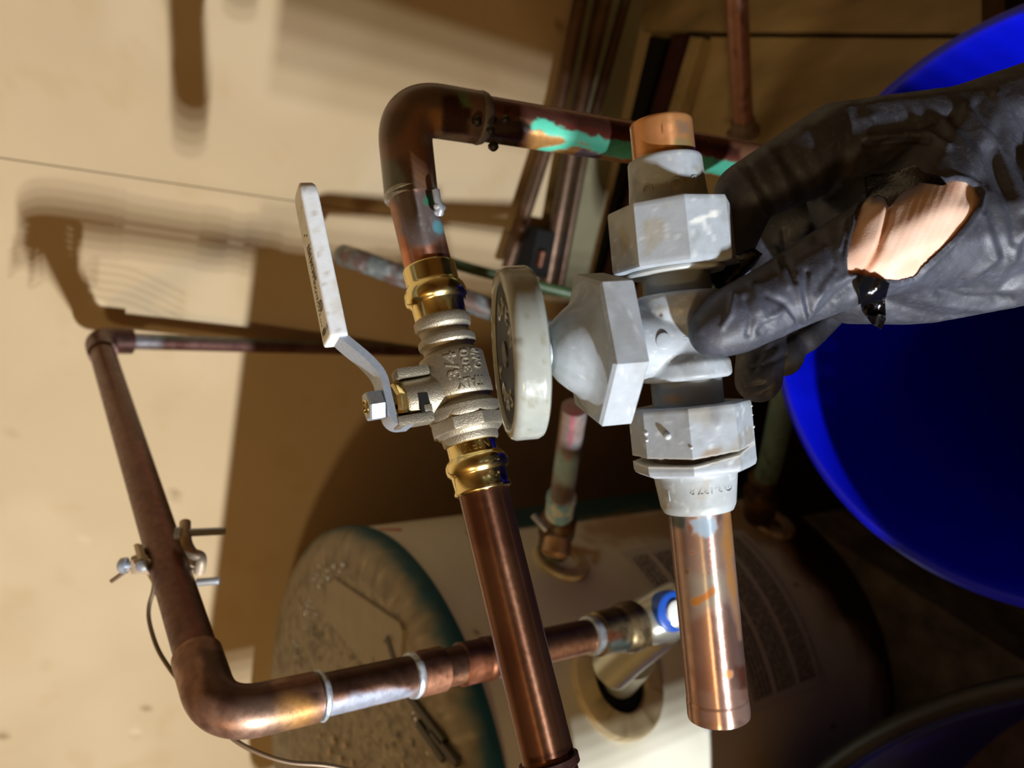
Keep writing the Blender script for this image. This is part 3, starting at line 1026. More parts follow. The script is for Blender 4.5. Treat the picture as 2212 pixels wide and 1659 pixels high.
# P4: out of the upper tank port
dA = P(1197, 1185, (pF1 - CAM) @ FWD - 0.016); dB = P(1241, 880, 0.645)
def p4p(p):
    p.spot(1222, 1010, 30, 40, (150, 190, 200), 0.4, jit=0.3, jscale=90, amt=0.8, metal=0.1); p.line([(1240, 880), (1228, 990)], 9, (200, 90, 120), 5, jit=3, amt=0.7)
    p.noise(90, 0.5, 0.65, (150, 160, 164), 0.6, 3, metal=0.3)
def p4x(t):
    ax = (dB - dA) / np.linalg.norm(dB - dA)
    def rust(p): p.noise(120, 0.4, 0.6, (96, 60, 30), 0.9, 2); p.noise(200, 0.55, 0.65, (86, 110, 84), 0.7, 6)
    fitting('rusty_adapter', dA - ax * 0.004, dA + ax * 0.052, [(0, 0.015), (0.05, 0.0165), (0.5, 0.0165), (0.55, 0.018), (0.9, 0.018), (1, 0.014)], t, (70, 44, 28), 0.2, rust)
    def wp(p): p.noise(130, 0.45, 0.6, (120, 176, 206), 0.9, 2, metal=0.0)
    fitting('corroded_joint', dA + ax * 0.050, dA + ax * 0.082, [(0, 0.011), (0.15, 0.0135), (0.75, 0.0135), (0.82, 0.0142), (0.95, 0.0140), (1, 0.0115)], t, (206, 214, 208), 0.05, wp)
    def bp(p): p.spot(1205, 1185, 18, 12, (220, 170, 90), 0.5, amt=0.8)
    v, f = lathe([(0, 0.008), (0.002, 0.0115), (0.014, 0.0118), (0.017, 0.009), (0.0172, 0.001)], P(1205, 1160, 0.655), cdir(-0.2, 0.95, -0.3), 32)
    mesh_obj('plug', v, f, m_copper_far, t, paint=Paint(v, (186, 150, 116), 0.5).noise(150, 0.5, 0.62, (110, 84, 60), 0.6, 4))
    bar('lever_stub', [P(1180, 1145, 0.655), P(1165, 1128, 0.655), P(1152, 1112, 0.657)], 0.0028, t, m_zinc)
riser('tank_pipe', 'short corroded copper pipe with rusty base leaving the upper tank port', [dA, dB], R34, (160, 140, 132), 0.5, p4p, extra=p4x)
# P5: out of the far tank port
d5 = (pF2 - CAM) @ FWD
def p5p(p): p.noise(70, 0.45, 0.6, (110, 140, 132), 0.8, 3, metal=0.1); p.noise(120, 0.6, 0.7, (60, 60, 50), 0.6, 5)
def p5x(t):
    a_, b_ = P(1640, 1115, d5 - 0.012), P(1646, 1030, d5 - 0.07)
    fitting('rusty_adapter', a_, b_, [(0, 0.018), (0.1, 0.020), (0.7, 0.020), (0.8, 0.016), (1, 0.016)], t, (60, 40, 24), 0.1, lambda p: p.noise(90, 0.45, 0.6, (120, 90, 40), 0.7, 2))
riser('tank_pipe', 'green tarnished pipe leaving the far tank port beside the drum', [P(1645, 1060, d5 - 0.04), P(1668, 990, d5 - 0.10), P(1706, 800, d5 - 0.20)], 0.0142, (120, 150, 142), 0.15, p5p, extra=p5x)
# P6 and P7: corroded pipes behind the ball valve
def p6p(p): p.noise(70, 0.45, 0.6, (106, 122, 122), 0.8, 3, metal=0.1); p.noise(140, 0.55, 0.65, (170, 180, 184), 0.5, 5)
riser('wall_pipe', 'blue grey tarnished pipe slanting behind the brass ball valve', [P(742, 552, 0.800), P(770, 560, 0.78), P(1010, 650, 0.78), P(1330, 765, 0.80)], 0.0112, (112, 92, 86), 0.4, p6p)
def p7p(p): p.noise(50, 0.3, 0.5, (70, 92, 60), 0.9, 3, metal=0.0)
riser('wall_pipe', 'thin green pipe crossing behind the grey handwheel', [P(905, 545, 0.83), P(1010, 580, 0.83), P(1260, 640, 0.85)], 0.0058, (70, 86, 58), 0.1, p7p)
# P8: pipes along the wall near the skirting
def p8p(p): p.noise(40, 0.45, 0.6, (84, 66, 48), 0.8, 3)
riser('wall_pipe', 'dark copper pipe along the wall, further from the skirting of a pair', [on_wall(1266, -60, 0.03), on_wall(1206, 240, 0.03), on_wall(1096, 580, 0.03)], 0.0085, (110, 84, 66), 0.6, p8p, rc=0.02)
riser('wall_pipe', 'dark copper pipe along the wall, nearer the skirting of a pair', [on_wall(1318, -60, 0.034), on_wall(1246, 260, 0.034), on_wall(1180, 620, 0.034)], 0.0105, (104, 80, 64), 0.6, p8p, rc=0.02)
riser('wall_pipe', 'thin bare pipe lying in the wall foot behind the copper pair', [on_wall(1368, -60, 0.022), on_wall(1262, 330, 0.022), on_wall(1204, 640, 0.022)], 0.0065, (80, 56, 40), 0.5, p8p, rc=0.02)
# P9: pipe coming down over the platform
q9 = on_level(1606, 290, ZL + 0.012)
d9 = (q9 - CAM) @ FWD
def p9p(p): p.noise(60, 0.4, 0.6, (150, 104, 82), 0.6, 2); p.noise(90, 0.6, 0.7, (96, 70, 54), 0.6, 5)
def p9x(t):
    v, f = lathe([(0, 0.0185), (0.004, 0.0185), (0.006, 0.014), (0.018, 0.0135), (0.018, 0.011)], q9, (P(1588, 0, d9 - 0.10) - q9) / np.linalg.norm(P(1588, 0, d9 - 0.10) - q9), 32)
    mesh_obj('floor_collar', v, f, m_copper_far, t, paint=Paint(v, (110, 92, 78), 0.3))
riser('copper_pipe', 'upright copper pipe standing on the plank platform', [P(1588, -80, d9 - 0.12), q9], 0.0112, (160, 116, 96), 0.6, p9p, extra=p9x)
# dark bracket box behind the pipes
bx = thing('junction_box', 'small dark box with a copper lug low on the wall', 'box', on_wall(1160, 540, 0.02))
v, f = box_v(on_wall(1165, 545, 0.022), WT, WN, np.array([0, 0, 1.]), 0.032, 0.020, 0.026)
bevel(mesh_obj('case', v, f, m_black, bx, smooth=False), 0.003)
v, f = lathe([(0, 0.006), (0.02, 0.006), (0.021, 0.001)], on_wall(1165, 575, 0.046), WT, 20)
mesh_obj('lug', v, f, m_copper_far, bx, paint=Paint(v, (96, 58, 38), 0.5))

# ------------------------------------------------------------------ drums
BHT = 0.60
def drum_profile(zr, R, Rb, zb, lip):
    return [(zb, 0.001), (zb, Rb * 0.97), (zb + 0.01, Rb), (zr - 0.06, R - 0.004), (zr - 0.055, R + 0.002), (zr - 0.045, R + 0.002), (zr - 0.04, R - 0.002), (zr - 0.012, R), (zr - 0.008, R + lip),
            (zr - 0.002, R + lip), (zr, R + lip * 0.5), (zr, R - 0.001), (zr - 0.004, R - 0.004), (zr - 0.02, R - 0.005), (zb + 0.03, Rb - 0.006), (zb + 0.012, Rb - 0.012), (zb + 0.012, 0.001)]
bc = np.array([0.09 * BHT, 0.335 * BHT]); bR = 0.345 * BHT
zr = CAM[2] - BHT
pr = drum_profile(zr, bR - 0.004, bR * 0.90, 0.001, 0.006)
v, f = lathe(prof_res(pr, 0.03), (bc[0], bc[1], 0), (0, 0, 1), 96)
f = ring_faces(len(prof_res(pr, 0.03)), 96, True, True)
drum = thing('plastic_drum', 'open bright blue plastic drum under the gloved hand', 'drum', (bc[0], bc[1], 0.001))
mesh_obj('shell', v, f, m_blue, drum)
# second, lower tub near the photographer
hT = 0.66
R2 = 0.80 * hT
c2 = np.array([-1.06, -0.02]) * hT
pr = drum_profile(CAM[2] - hT, R2 - 0.006, R2 * 0.86, 0.001, 0.008)
pr = prof_res(pr, 0.04)
v, f = lathe(pr, (c2[0], c2[1], 0), (0, 0, 1), 128)
tub = thing('plastic_tub', 'dark blue plastic tub with black rim in the lower right corner', 'tub', (c2[0], c2[1], 0.001))
mesh_obj('shell', v, f, m_blue_dark, tub)
th = np.arange(129) * 2 * math.pi / 128
path = np.column_stack([c2[0] + (R2 + 0.003) * np.cos(th), c2[1] + (R2 + 0.003) * np.sin(th), np.full(129, CAM[2] - hT)])
v, f = tube(path, 0.0085, 12, False)
mesh_obj('rim', v, f, m_black_rim, tub)

# unseen boards added in the tub to shade wall, tank and drum
def upright(az0, az1, dist, ztop, name, label, hole=None):
    a = math.radians((az0 + az1) / 2); hw_ = dist * math.tan(math.radians(abs(az1 - az0) / 2))
    dv_ = np.array([math.sin(a), math.cos(a), 0.0]); sd_ = np.array([math.cos(a), -math.sin(a), 0.0])
    c = LAMP + dv_ * dist
    zt = CAM[2] + ztop
    up_ = np.array([0, 0, 1.])
    if hole is None:
        v, f = box_v((c[0], c[1], (zt + 0.013) / 2), sd_, dv_, up_, hw_, 0.009, (zt - 0.013) / 2)
    else:  # opening cut so a patch of light reaches the tank
        x0 = dist * math.tan(math.radians(hole[0]) - a); x1 = dist * math.tan(math.radians(hole[1]) - a)
        h0, h1 = CAM[2] + hole[2], CAM[2] + hole[3]
        pcs = []
        for xa, xb, za, zb in ((-hw_, x0, 0.013, zt), (x1, hw_, 0.013, zt), (x0, x1, 0.013, h0), (x0, x1, h1, zt)):
            pcs.append(box_v(np.array([c[0], c[1], (za + zb) / 2]) + sd_ * (xa + xb) / 2, sd_, dv_, up_, (xb - xa) / 2, 0.009, (zb - za) / 2))
        v, f = join_v(pcs)
    o = (lambda q, w: q)(mesh_obj(name, v, f, m_wood, smooth=False), 0.002)
    tag(o, label, 'board')
def az_wall(px, py):
    p = on_wall(px, py) - LAMP
    return math.degrees(math.atan2(p[0], p[1]))
AZ0, AZ1, AZ2 = az_wall(480, 1450), az_wall(480, 510), az_wall(800, 130)
upright(AZ0, AZ1, 1.10, -0.245, 'shadow_board', 'unseen wide board added to shade wall and tank, with a light hole', (AZ0 + 6.5, AZ0 + 9.1, -0.50, -0.37))
upright(AZ2, AZ2 + 5.4, 0.95, -0.235, 'shadow_batten', 'taller unseen batten added to shade the upper part of the wall')
upright(AZ1 - 2.0, AZ2 - 0.1, 0.95, -0.462, 'shadow_batten', 'shortest unseen batten, added to shade the inside of the drum')
upright(AZ2 + 5.6, AZ2 + 8.5, 0.95, -0.36, 'shadow_batten', 'shorter unseen batten added to shade the drum below the hand')

# ------------------------------------------------------------------ installed ball valve and its copper
V0 = P(890, 430, 0.365); V1 = P(1185, 1640, 0.315)
VA = (V1 - V0) / np.linalg.norm(V1 - V0)
def vat(y):
    """point on the valve axis at photo height y"""
    lo, hi = -0.5, 1.6
    for _ in range(50):
        m_ = (lo + hi) / 2
        if proj((V0 + (V1 - V0) * m_)[None])[1][0] < y: lo = m_
        else: hi = m_
    return V0 + (V1 - V0) * lo
def vs_(y):
    return float(np.dot(vat(y) - V0, VA))
def vr(y, px):
    """radius in metres for px photo pixels at height y"""
    d = (vat(y) - CAM) @ FWD
    return px * d / FPX
# upper pipe, elbow and the pipe to the right
up = thing('copper_pipe_run', 'copper elbow and pipe streaked with green above the brass ball valve', 'pipe', P(900, 300, 0.365))
K0 = vat(400); KC = P(868, 228, 0.366); KE = P(1640, 352, 0.455)
dK = (KE - KC) / np.linalg.norm(KE - KC); dU = (vat(300) - KC) / np.linalg.norm(vat(300) - KC)
def upp(p):
    p.noise(90, 0.45, 0.62, (130, 88, 70), 0.4, 3, octaves=1)
    p.poly([(830, 410), (940, 400), (985, 500), (900, 545), (868, 500), (850, 450)], (112, 112, 114), 14, jit=14, jscale=180, amt=0.8, metal=0.35)
    p.noise(500, 0.62, 0.72, (150, 160, 160), 0.35, 9)
    p.spot(948, 492, 14, 16, (96, 150, 160), 0.4, jit=0.35, jscale=300, metal=0.0)
    p.spot(926, 432, 12, 12, (64, 120, 92), 0.4, jit=0.35, jscale=300, metal=0.0)
    p.poly([(850, 545), (980, 520), (990, 620), (860, 620)], (208, 146, 118), 12, jit=6, metal=0.95)
    p.line([(868, 520), (885, 600)], 16, (200, 120, 70), 8, amt=0.5)
pipe('pipe', [vat(392), vat(640)], R34, up, (176, 120, 94), 0.8, upp, n=128, mat=m_copper_line, step=0.0006)
def hzp(p):
    A_ = (0, 1)
    p.noise(120, 0.45, 0.6, (150, 100, 70), 0.5, 3)
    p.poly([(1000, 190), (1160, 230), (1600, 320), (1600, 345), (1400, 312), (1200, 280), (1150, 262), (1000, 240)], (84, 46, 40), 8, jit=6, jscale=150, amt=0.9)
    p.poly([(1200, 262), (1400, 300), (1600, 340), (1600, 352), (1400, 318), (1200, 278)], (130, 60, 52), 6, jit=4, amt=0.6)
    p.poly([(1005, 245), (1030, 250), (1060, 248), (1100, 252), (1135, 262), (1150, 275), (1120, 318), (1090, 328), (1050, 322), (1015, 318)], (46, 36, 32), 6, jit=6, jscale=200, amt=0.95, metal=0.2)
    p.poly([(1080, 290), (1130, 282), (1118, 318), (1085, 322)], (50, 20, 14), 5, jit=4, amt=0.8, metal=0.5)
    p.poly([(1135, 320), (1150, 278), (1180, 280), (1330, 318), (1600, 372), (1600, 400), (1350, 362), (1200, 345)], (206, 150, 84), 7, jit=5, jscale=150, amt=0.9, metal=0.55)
    tq = (92, 200, 168)
    p.line([(1160, 268), (1185, 272)], 26, tq, 5, jit=8, jscale=250, metal=0.0)
    p.line([(1180, 276), (1260, 300), (1310, 312), (1400, 325), (1600, 365)], 22, tq, 5, jit=9, jscale=250, metal=0.0)
    p.line([(1290, 318), (1330, 322), (1420, 335), (1600, 372)], 30, tq, 5, jit=10, jscale=220, metal=0.0, seed=3)
    p.line([(1165, 326), (1215, 318), (1235, 310), (1270, 318)], 12, tq, 4, jit=5, jscale=250, metal=0.0)
    p.noise(500, 0.55, 0.7, (130, 220, 190), 0.0, 2)
    p.poly([(1230, 338), (1258, 322), (1300, 334), (1290, 350)], (104, 98, 120), 4, jit=4, amt=0.9)
pipe('pipe', [KC + dK * 0.030, KE], R34, up, (160, 112, 84), 0.4, hzp, n=128, mat=m_copper, step=0.0008)
def elp(p):
    p.noise(70, 0.4, 0.6, (96, 78, 68), 0.8, 2, octaves=2)
    p.poly([(860, 300), (905, 225), (945, 240), (930, 300), (945, 400), (905, 410), (880, 340)], (142, 102, 74), 16, jit=14, jscale=150, amt=0.8)
    p.poly([(925, 235), (960, 240), (955, 290), (925, 300)], (170, 120, 64), 8, jit=6, amt=0.7)
    p.poly([(955, 205), (990, 205), (1018, 240), (1010, 290), (955, 290)], (60, 34, 26), 7, jit=6, amt=0.9, metal=0.6)
    p.poly([(985, 192), (1010, 200), (1018, 228), (1000, 232)], (84, 112, 74), 6, jit=6, amt=0.9, metal=0.0)
    p.poly([(815, 340), (850, 345), (880, 390), (880, 412), (830, 430)], (112, 120, 118), 10, jit=10, jscale=250, amt=0.8, metal=0.2)
    p.line([(925, 300), (1000, 305)], 22, (150, 142, 140), 8, jit=6, jscale=300, amt=0.8, metal=0.3)
    p.line([(940, 330), (945, 405)], 14, (130, 140, 134), 6, jit=6, amt=0.7)
path = resample(rounded([vat(424), KC, KC + dK * 0.040], 0.030, 24), 0.0008)
v, f = tube(path, np.full(len(path), 0.01275), 128)
mesh_obj('elbow', v, f, m_copper, up, paint=(lambda p: (elp(p), p)[1])(Paint(v, (122, 96, 82), 0.3)))
fitting('solder_ring', vat(417), vat(433), [(0, 0.01278), (0.12, 0.0131), (0.5, 0.0130), (0.8, 0.0120), (1, 0.0110)], up, None, 0, mat=m_solder)
fitting('solder_ring', KC + dK * 0.038, KC + dK * 0.0435, [(0, 0.01278), (0.3, 0.0131), (0.7, 0.0124), (1, 0.0110)], up, (120, 116, 116), 0.2,
        lambda p: p.poly([(1000, 190), (1040, 200), (1040, 250), (1000, 240)], (70, 60, 52), 6))
# solder drip and burnt flux lumps
bar('solder_drip', [P(941, 410, 0.352), P(945, 432, 0.352), P(951, 450, 0.352), P(948, 464, 0.353)], np.interp(np.arange(1), [0], [0.0018])[0], up, m_solder)
for (x, y, d, r) in ((950, 447, 0.3525, 0.0022), (948, 459, 0.353, 0.0018)):
    v = sv * r * [1, 1, 1.5] + P(x, y, d); mesh_obj('solder_drip', v, sf, m_solder, up)
for x, y, d, r in ((1066, 316, 0.374, 0.0026), (1030, 262, 0.366, 0.0026), (1060, 282, 0.366, 0.0022), (1092, 258, 0.368, 0.002)):
    vv = sv * r * (1 + 0.4 * (vnoise(sv, 2.0, int(x))[:, None] - 0.5)) + P(x, y, d)
    mesh_obj('flux_lump', vv, sf, m_black_rim, up)
# stamped letters on the elbow
tv, tf = text_mesh('NI', 0.0068, 0.0003)
e1, e2 = frame(VA)
def wrap(tv, s0, R, ang, A, O, e1, e2, along, upv, lift=0.0):
    """text x runs along +-axis (along), text y turns round the axis (upv)"""
    s = s0 + along * tv[:, 0]; a = ang + upv * tv[:, 1] / R; r = R + tv[:, 2] + lift
    return O + s[:, None] * A + r[:, None] * (np.cos(a)[:, None] * e1 + np.sin(a)[:, None] * e2)
def wrap_round(tv, s0, R, ang, A, O, e1, e2, along, upv, lift=0.0):
    """text x turns round the axis, text y runs along it"""
    a = ang + along * tv[:, 0] / R; s = s0 + upv * tv[:, 1]; r = R + tv[:, 2] + lift
    return O + s[:, None] * A + r[:, None] * (np.cos(a)[:, None] * e1 + np.sin(a)[:, None] * e2)
# which way e2 points in the photo: +1 when it points right
E2S = 1.0 if np.dot(e2, XC) > 0 else -1.0
mesh_obj('stamp', wrap(tv, vs_(335), 0.01275, 0.62 * E2S, VA, V0, e1, e2, -1, -E2S), tf, m_copper, up, paint=Paint(np.zeros((len(tv), 3)), (220, 180, 110), 0.8), smooth=False)

low = thing('copper_pipe', 'clean copper pipe, darkened for shade, below the brass ball valve', 'pipe', vat(1640))
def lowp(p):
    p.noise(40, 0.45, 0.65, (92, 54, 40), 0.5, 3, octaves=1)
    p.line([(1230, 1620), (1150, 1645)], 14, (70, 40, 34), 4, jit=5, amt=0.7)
pipe('pipe', [vat(1020), vat(1800)], R34, low, (122, 84, 62), 0.9, lowp, n=96, mat=m_copper_line, step=0.0012)  # base colour darkened to stand for the shadow across this pipe
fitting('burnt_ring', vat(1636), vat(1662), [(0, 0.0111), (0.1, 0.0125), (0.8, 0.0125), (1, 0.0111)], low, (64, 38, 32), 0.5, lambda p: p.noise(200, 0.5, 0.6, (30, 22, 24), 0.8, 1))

bv = thing('ball_valve', 'brass press-end ball valve with a white lever handle on the copper line', 'valve', vat(820))
def vlathe(name, pts, mat, n=96, sides=0, phase=0.0, parent=bv, angle=35, trunc=0.985):
    pr = [(vs_(y), vr(y, r)) for y, r in pts]
    v, f = lathe(pr, V0, VA, n, sides, phase, trunc)
    return mesh_obj(name, v, f, mat, parent, angle=angle)
vlathe('press_end', [(580, 49), (577, 54), (579, 57.5), (583, 58.2), (613, 57.5), (618, 58.5), (623, 63), (629, 66.5), (638, 68.5), (646, 68), (652, 66.5), (656, 61), (660, 57), (700, 56), (700, 49)], m_brass, angle=60)
vlathe('press_end', [(948, 49), (948, 55), (982, 56), (986, 59), (990, 64), (998, 68.5), (1008, 69.5), (1016, 68), (1021, 63), (1024, 61), (1050, 60), (1054, 62.5), (1057, 63.2), (1060, 62.5), (1063, 58), (1062, 50)], m_brass, angle=60)
body_p = [(690, 50), (689, 58), (693, 61.5), (704, 62), (711, 60), (714, 55), (719, 52.5), (726, 53), (731, 57), (735, 62), (741, 63), (747, 62), (751, 57), (756, 54.5), (762, 55), (768, 62), (772, 69), (776, 71), (830, 72), (834, 73),
          (857, 73), (861, 70), (865, 65), (870, 64), (876, 70), (880, 76), (884, 79.5), (896, 79), (903, 78), (906, 76)]
pr = [(vs_(y), vr(y, r)) for y, r in body_p]
vb, fb = lathe(pr, V0, VA, 96)
nut_p = [(vs_(y), vr(y, r)) for y, r in [(904, 70), (905, 80), (908, 82), (928, 82), (932, 80), (933, 70)]]
vn, fn = lathe(nut_p, V0, VA, 96, sides=8, phase=0.25, trunc=0.975)
ve, fe = lathe([(vs_(y), vr(y, r)) for y, r in [(930, 60), (932, 70), (938, 68), (942, 62), (954, 61), (957, 59), (957, 50)]], V0, VA, 96)
mesh_obj('body', vb, fb, m_cast, bv, angle=40)
mesh_obj('end_nut', vn, fn, m_cast, bv, angle=25)
mesh_obj('end_collar', ve, fe, m_cast, bv, angle=40)
for s, y, xo, ln_, ht_ in (('3/4', 806, 4, 0.0118, 0.0056), ('300', 800, 33, 0.0102, 0.0036), ('CWP', 797, 55, 0.0092, 0.0032)):
    tv, tf = text_mesh(s, 0.008, 0.00035, 0.00012)
    tv = fit(tv, ln_, ht_ / max(0.5, math.sqrt(1 - (xo / 71.3) ** 2)))
    R = vr(800, 71.3)
    ang = math.asin(max(-0.98, min(0.98, xo / 71.3)))
    mesh_obj('cast_lettering', wrap(tv, vs_(y + xo * 0.0), R, ang * E2S, VA, V0, e1, e2, -1, -E2S), tf, m_cast, bv, angle=30)
tv, tf = text_mesh('ITALY', 0.0092, 0.00035, 0.00012)
tv = fit(tv, 0.0128, 0.0044)
mesh_obj('cast_lettering', wrap_round(tv, vs_(846), vr(846, 72.6), 0.50 * E2S, VA, V0, e1, e2, -E2S, 1), tf, m_cast, bv, angle=30)
for s_, off in (('UL', -0.25), ('NSF', 0.45)):
    tv, tf = text_mesh(s_, 0.005, 0.00025)
    mesh_obj('stamp', wrap_round(tv, vs_(968), vr(968, 55.6), off * E2S, VA, V0, e1, e2, -E2S, 1), tf, m_brass, bv, smooth=False)
# stem side
SB = cdir(-1.0, 0.13, -0.50)
SB = SB - VA * np.dot(SB, VA); SB /= np.linalg.norm(SB)
S0 = vat(848)
Q = lambda s: S0 + SB * s
v, f = lathe([(0.006, 0.0105), (0.014, 0.0098), (0.019, 0.0092), (0.0262, 0.0088), (0.027, 0.0082), (0.027, 0.004)], S0, SB, 64)
mesh_obj('stem_boss', v, f, m_cast, bv)
v, f = lathe([(0.0262, 0.006), (0.0265, 0.0078), (0.0275, 0.0082), (0.0305, 0.0082), (0.0315, 0.0078), (0.0316, 0.004)], S0, SB, 64, sides=6, phase=0.4)
mesh_obj('packing_nut', v, f, m_brass, bv, angle=25)
v, f = lathe([(0.031, 0.0032), (0.0435, 0.0032), (0.044, 0.0026), (0.0405, 0.0018), (0.0405, 0.0001)], S0, SB, 32)
mesh_obj('stem', v, f, m_brass, bv)
v, f = lathe([(0.0365, 0.0045), (0.0367, 0.0068), (0.0425, 0.0068), (0.0432, 0.006), (0.0432, 0.0035)], S0, SB, 60, sides=6, phase=0.1, trunc=0.97)
mesh_obj('hex_nut', v, f, m_zinc, bv, angle=25)
WV = np.cross(SB, VA); WV /= np.linalg.norm(WV)
if np.dot(WV, FWD) > 0: WV = -WV                      # towards the lens
for yy, s_, hw in ((798, 0.0215, 0.0055), (893, 0.0250, 0.0062)):   # cast stops for the lever
    c = vat(yy) + SB * s_ + WV * 0.003
    v, f = box_v(c, SB, VA, WV, hw + 0.002, 0.0022, 0.0045)
    bevel(mesh_obj('lever_stop', v, f, m_cast, bv, smooth=False), 0.0009)
# black plate standing for the shade in the boss window, with a cast block
v, f = box_v(Q(0.0205) + WV * 0.0085 + VA * 0.004, SB, VA, WV, 0.0022, 0.0042, 0.0008)
mesh_obj('boss_window_shade', v, f, m_black, bv, smooth=False)
v, f = box_v(Q(0.0195) + WV * 0.0090 + VA * 0.0065, SB, VA, WV, 0.0018, 0.0016, 0.0006)
bevel(mesh_obj('boss_key', v, f, m_cast, bv, smooth=False), 0.0004)
# lever: a folded strap; its near edge is traced in the plane of stem and pipe
WE = 0.0065
def lev(px, py):
    return on_plane(px, py, WV, S0 + WV * WE)
lever = None
def strap(name, pts, th_, w, mat, parent, cent=None, rc=0.004, n=5):
    path = rounded([lev(x, y) for x, y in pts], rc, n)
    T = np.gradient(path, axis=0); T /= np.linalg.norm(T, axis=1)[:, None]
    Nn = np.cross(T, WV); Nn /= np.linalg.norm(Nn, axis=1)[:, None]
    q = []
    for i in range(len(path)):
        a = path[i] + Nn[i] * th_ / 2; b = path[i] - Nn[i] * th_ / 2
        q += [a, b, b - WV * w, a - WV * w]
    f = []
    for k in range(len(path) - 1):
        for e in range(4):
            f.append((4 * k + e, 4 * k + (e + 1) % 4, 4 * k + 4 + (e + 1) % 4, 4 * k + 4 + e))
    m_ = len(path) - 1
    f += [(0, 1, 2, 3), (4 * m_ + 3, 4 * m_ + 2, 4 * m_ + 1, 4 * m_)]
    return mesh_obj(name, np.array(q), f, mat, parent, smooth=False)
lever = strap('lever', [(893, 909), (866, 912), (850, 900), (841, 862), (829, 806), (800, 773), (738, 722), (722, 690)], 0.0033, 0.0125, m_zinc, bv)
# vinyl sleeve with a round tip
tipc, endc = lev(666, 408), lev(732, 727)
LD = (endc - tipc) / np.linalg.norm(endc - tipc); LN = np.cross(LD, WV); LN /= np.linalg.norm(LN)
if np.dot(LN, XC) > 0: LN = -LN                        # towards photo left: the printed face
Ls = np.linalg.norm(endc - tipc)
hw, ht = 0.0078, 0.0042
prof2 = []
for k in range(48):
    a = 2 * math.pi * k / 48
    c_, s_ = math.cos(a), math.sin(a)
    e = 0.30
    prof2.append((abs(c_) ** e * np.sign(c_) * hw, abs(s_) ** e * np.sign(s_) * ht))
prof2 = np.array(prof2)
vs2 = []
stations = [(-0.0048, 0.15, 0.25), (-0.0046, 0.42, 0.5), (-0.0036, 0.68, 0.75), (-0.002, 0.86, 0.9), (0.0, 0.96, 0.97), (0.003, 1, 1)] + [(Ls * t, 1, 1) for t in np.linspace(0.06, 0.985, 50)] + [(Ls * 0.995, 0.985, 0.97), (Ls, 0.95, 0.9)]
for s, kw, kt in stations:
    vs2.append(tipc + LD * s - WV * (hw - 0.0016) + prof2[:, :1] * kw * WV + prof2[:, 1:] * kt * LN)
v = np.vstack(vs2); f = ring_faces(len(stations), 48)
pt = Paint(v, (232, 236, 238)).noise(200, 0.55, 0.7, (206, 196, 176), 0.5, 3).noise(500, 0.66, 0.74, (170, 150, 116), 0.5, 4)
slv = mesh_obj('lever_sleeve', v, f, m_white_vinyl, lever, angle=40, paint=pt)
slv['label'] = 'white vinyl sleeve with worn grey print'
# worn, unreadable print along the sleeve's flat face
parts = []
def dash(a, c, la, lc):
    v, f = box_v(tipc + LD * a - WV * (hw - 0.0016) + WV * c + LN * (ht + 0.00005), LD, WV, LN, la / 2, lc / 2, 0.00008)
    parts.append((v, f))
r2 = np.random.default_rng(3)
def at_y(y): return Ls * (y - 408) / (727 - 408)
y = 526
while y < 604:
    k = r2.uniform(2.5, 5)
    for c in (0.0040, 0.0010):
        dash(at_y(y), c + r2.uniform(-.0006, .0006), k * 0.00013, 0.0026)
    if r2.random() < 0.7: dash(at_y(y + 2.5), 0.0025 + r2.uniform(-.001, .001), 0.0008, 0.0012)
    y += k * 1.35
dash(at_y(498), 0.0005, 0.0007, 0.0018); dash(at_y(506), 0.004, 0.0007, 0.0014)
for c in (0.0028, 0.0048, 0.0062):
    y = 607
    while y < 690:
        k = r2.uniform(3, 9)
        if c < 0.003 or y < 640 + 30 * (c > 0.004): dash(at_y(y), -0.001 + c * 0.9 - 0.003, k * 0.00016, 0.0005)
        y += k + 1.5
for k in range(14):
    a = 2 * math.pi * k / 14
    dash(at_y(656) + 0.0020 * math.cos(a), 0.0040 + 0.0020 * math.sin(a), 0.0009, 0.0006)
dash(at_y(656), 0.0040, 0.0022, 0.0006)
v, f = join_v(parts)
pr_ = mesh_obj('worn_print', v, f, m_ink, lever, smooth=False)
for s, c, sz in (('A-188', 0.0035, 0.0040), ('3/4', -0.0012, 0.0040)):
    tv, tf = text_mesh(s, sz, 0.00005)
    # reads from the pivot end to the tip; its top faces away from the lens edge
    p_ = tipc + LD * at_y(706) - WV * (hw - 0.0016) + WV * c + LN * (ht + 0.0001)
    v = p_ + tv[:, :1] * WV * 1 * -1 + tv[:, 1:2] * -LD + tv[:, 2:] * LN
    mesh_obj('print', v, tf, m_ink, lever, smooth=False)

# ------------------------------------------------------------------ the held grey union valve
A0 = P(1427, 265, 0.2752); A1 = P(1553, 1545, 0.2772)
HA = (A1 - A0) / np.linalg.norm(A1 - A0)
HL = np.linalg.norm(A1 - A0)
def hs(y): return (y - 265) / 1280 * HL
def hp(y): return A0 + HA * hs(y)
PXM = 0.2762 / FPX
h1, h2 = frame(HA)
HS = 1.0 if np.dot(h2, XC) > 0 else -1.0
gv = thing('union_valve', 'grey plastic handwheel valve with copper stubs held in the gloved hand', 'valve', hp(730))
def hlathe(name, pts, mat, base=None, metal=0.0, pf=None, n=128, sides=0, phase=0.0, step=0.0008, angle=35, trunc=0.985, parent=gv):
    pr = prof_res([(hs(y), r * PXM) for y, r in pts], step)
    v, f = lathe(pr, A0, HA, n, sides, phase, trunc)
    pt = Paint(v, base, metal)
    if pf: pf(pt)
    return mesh_obj(name, v, f, mat, parent, angle=angle, paint=pt)
GREY = (166, 174, 182)
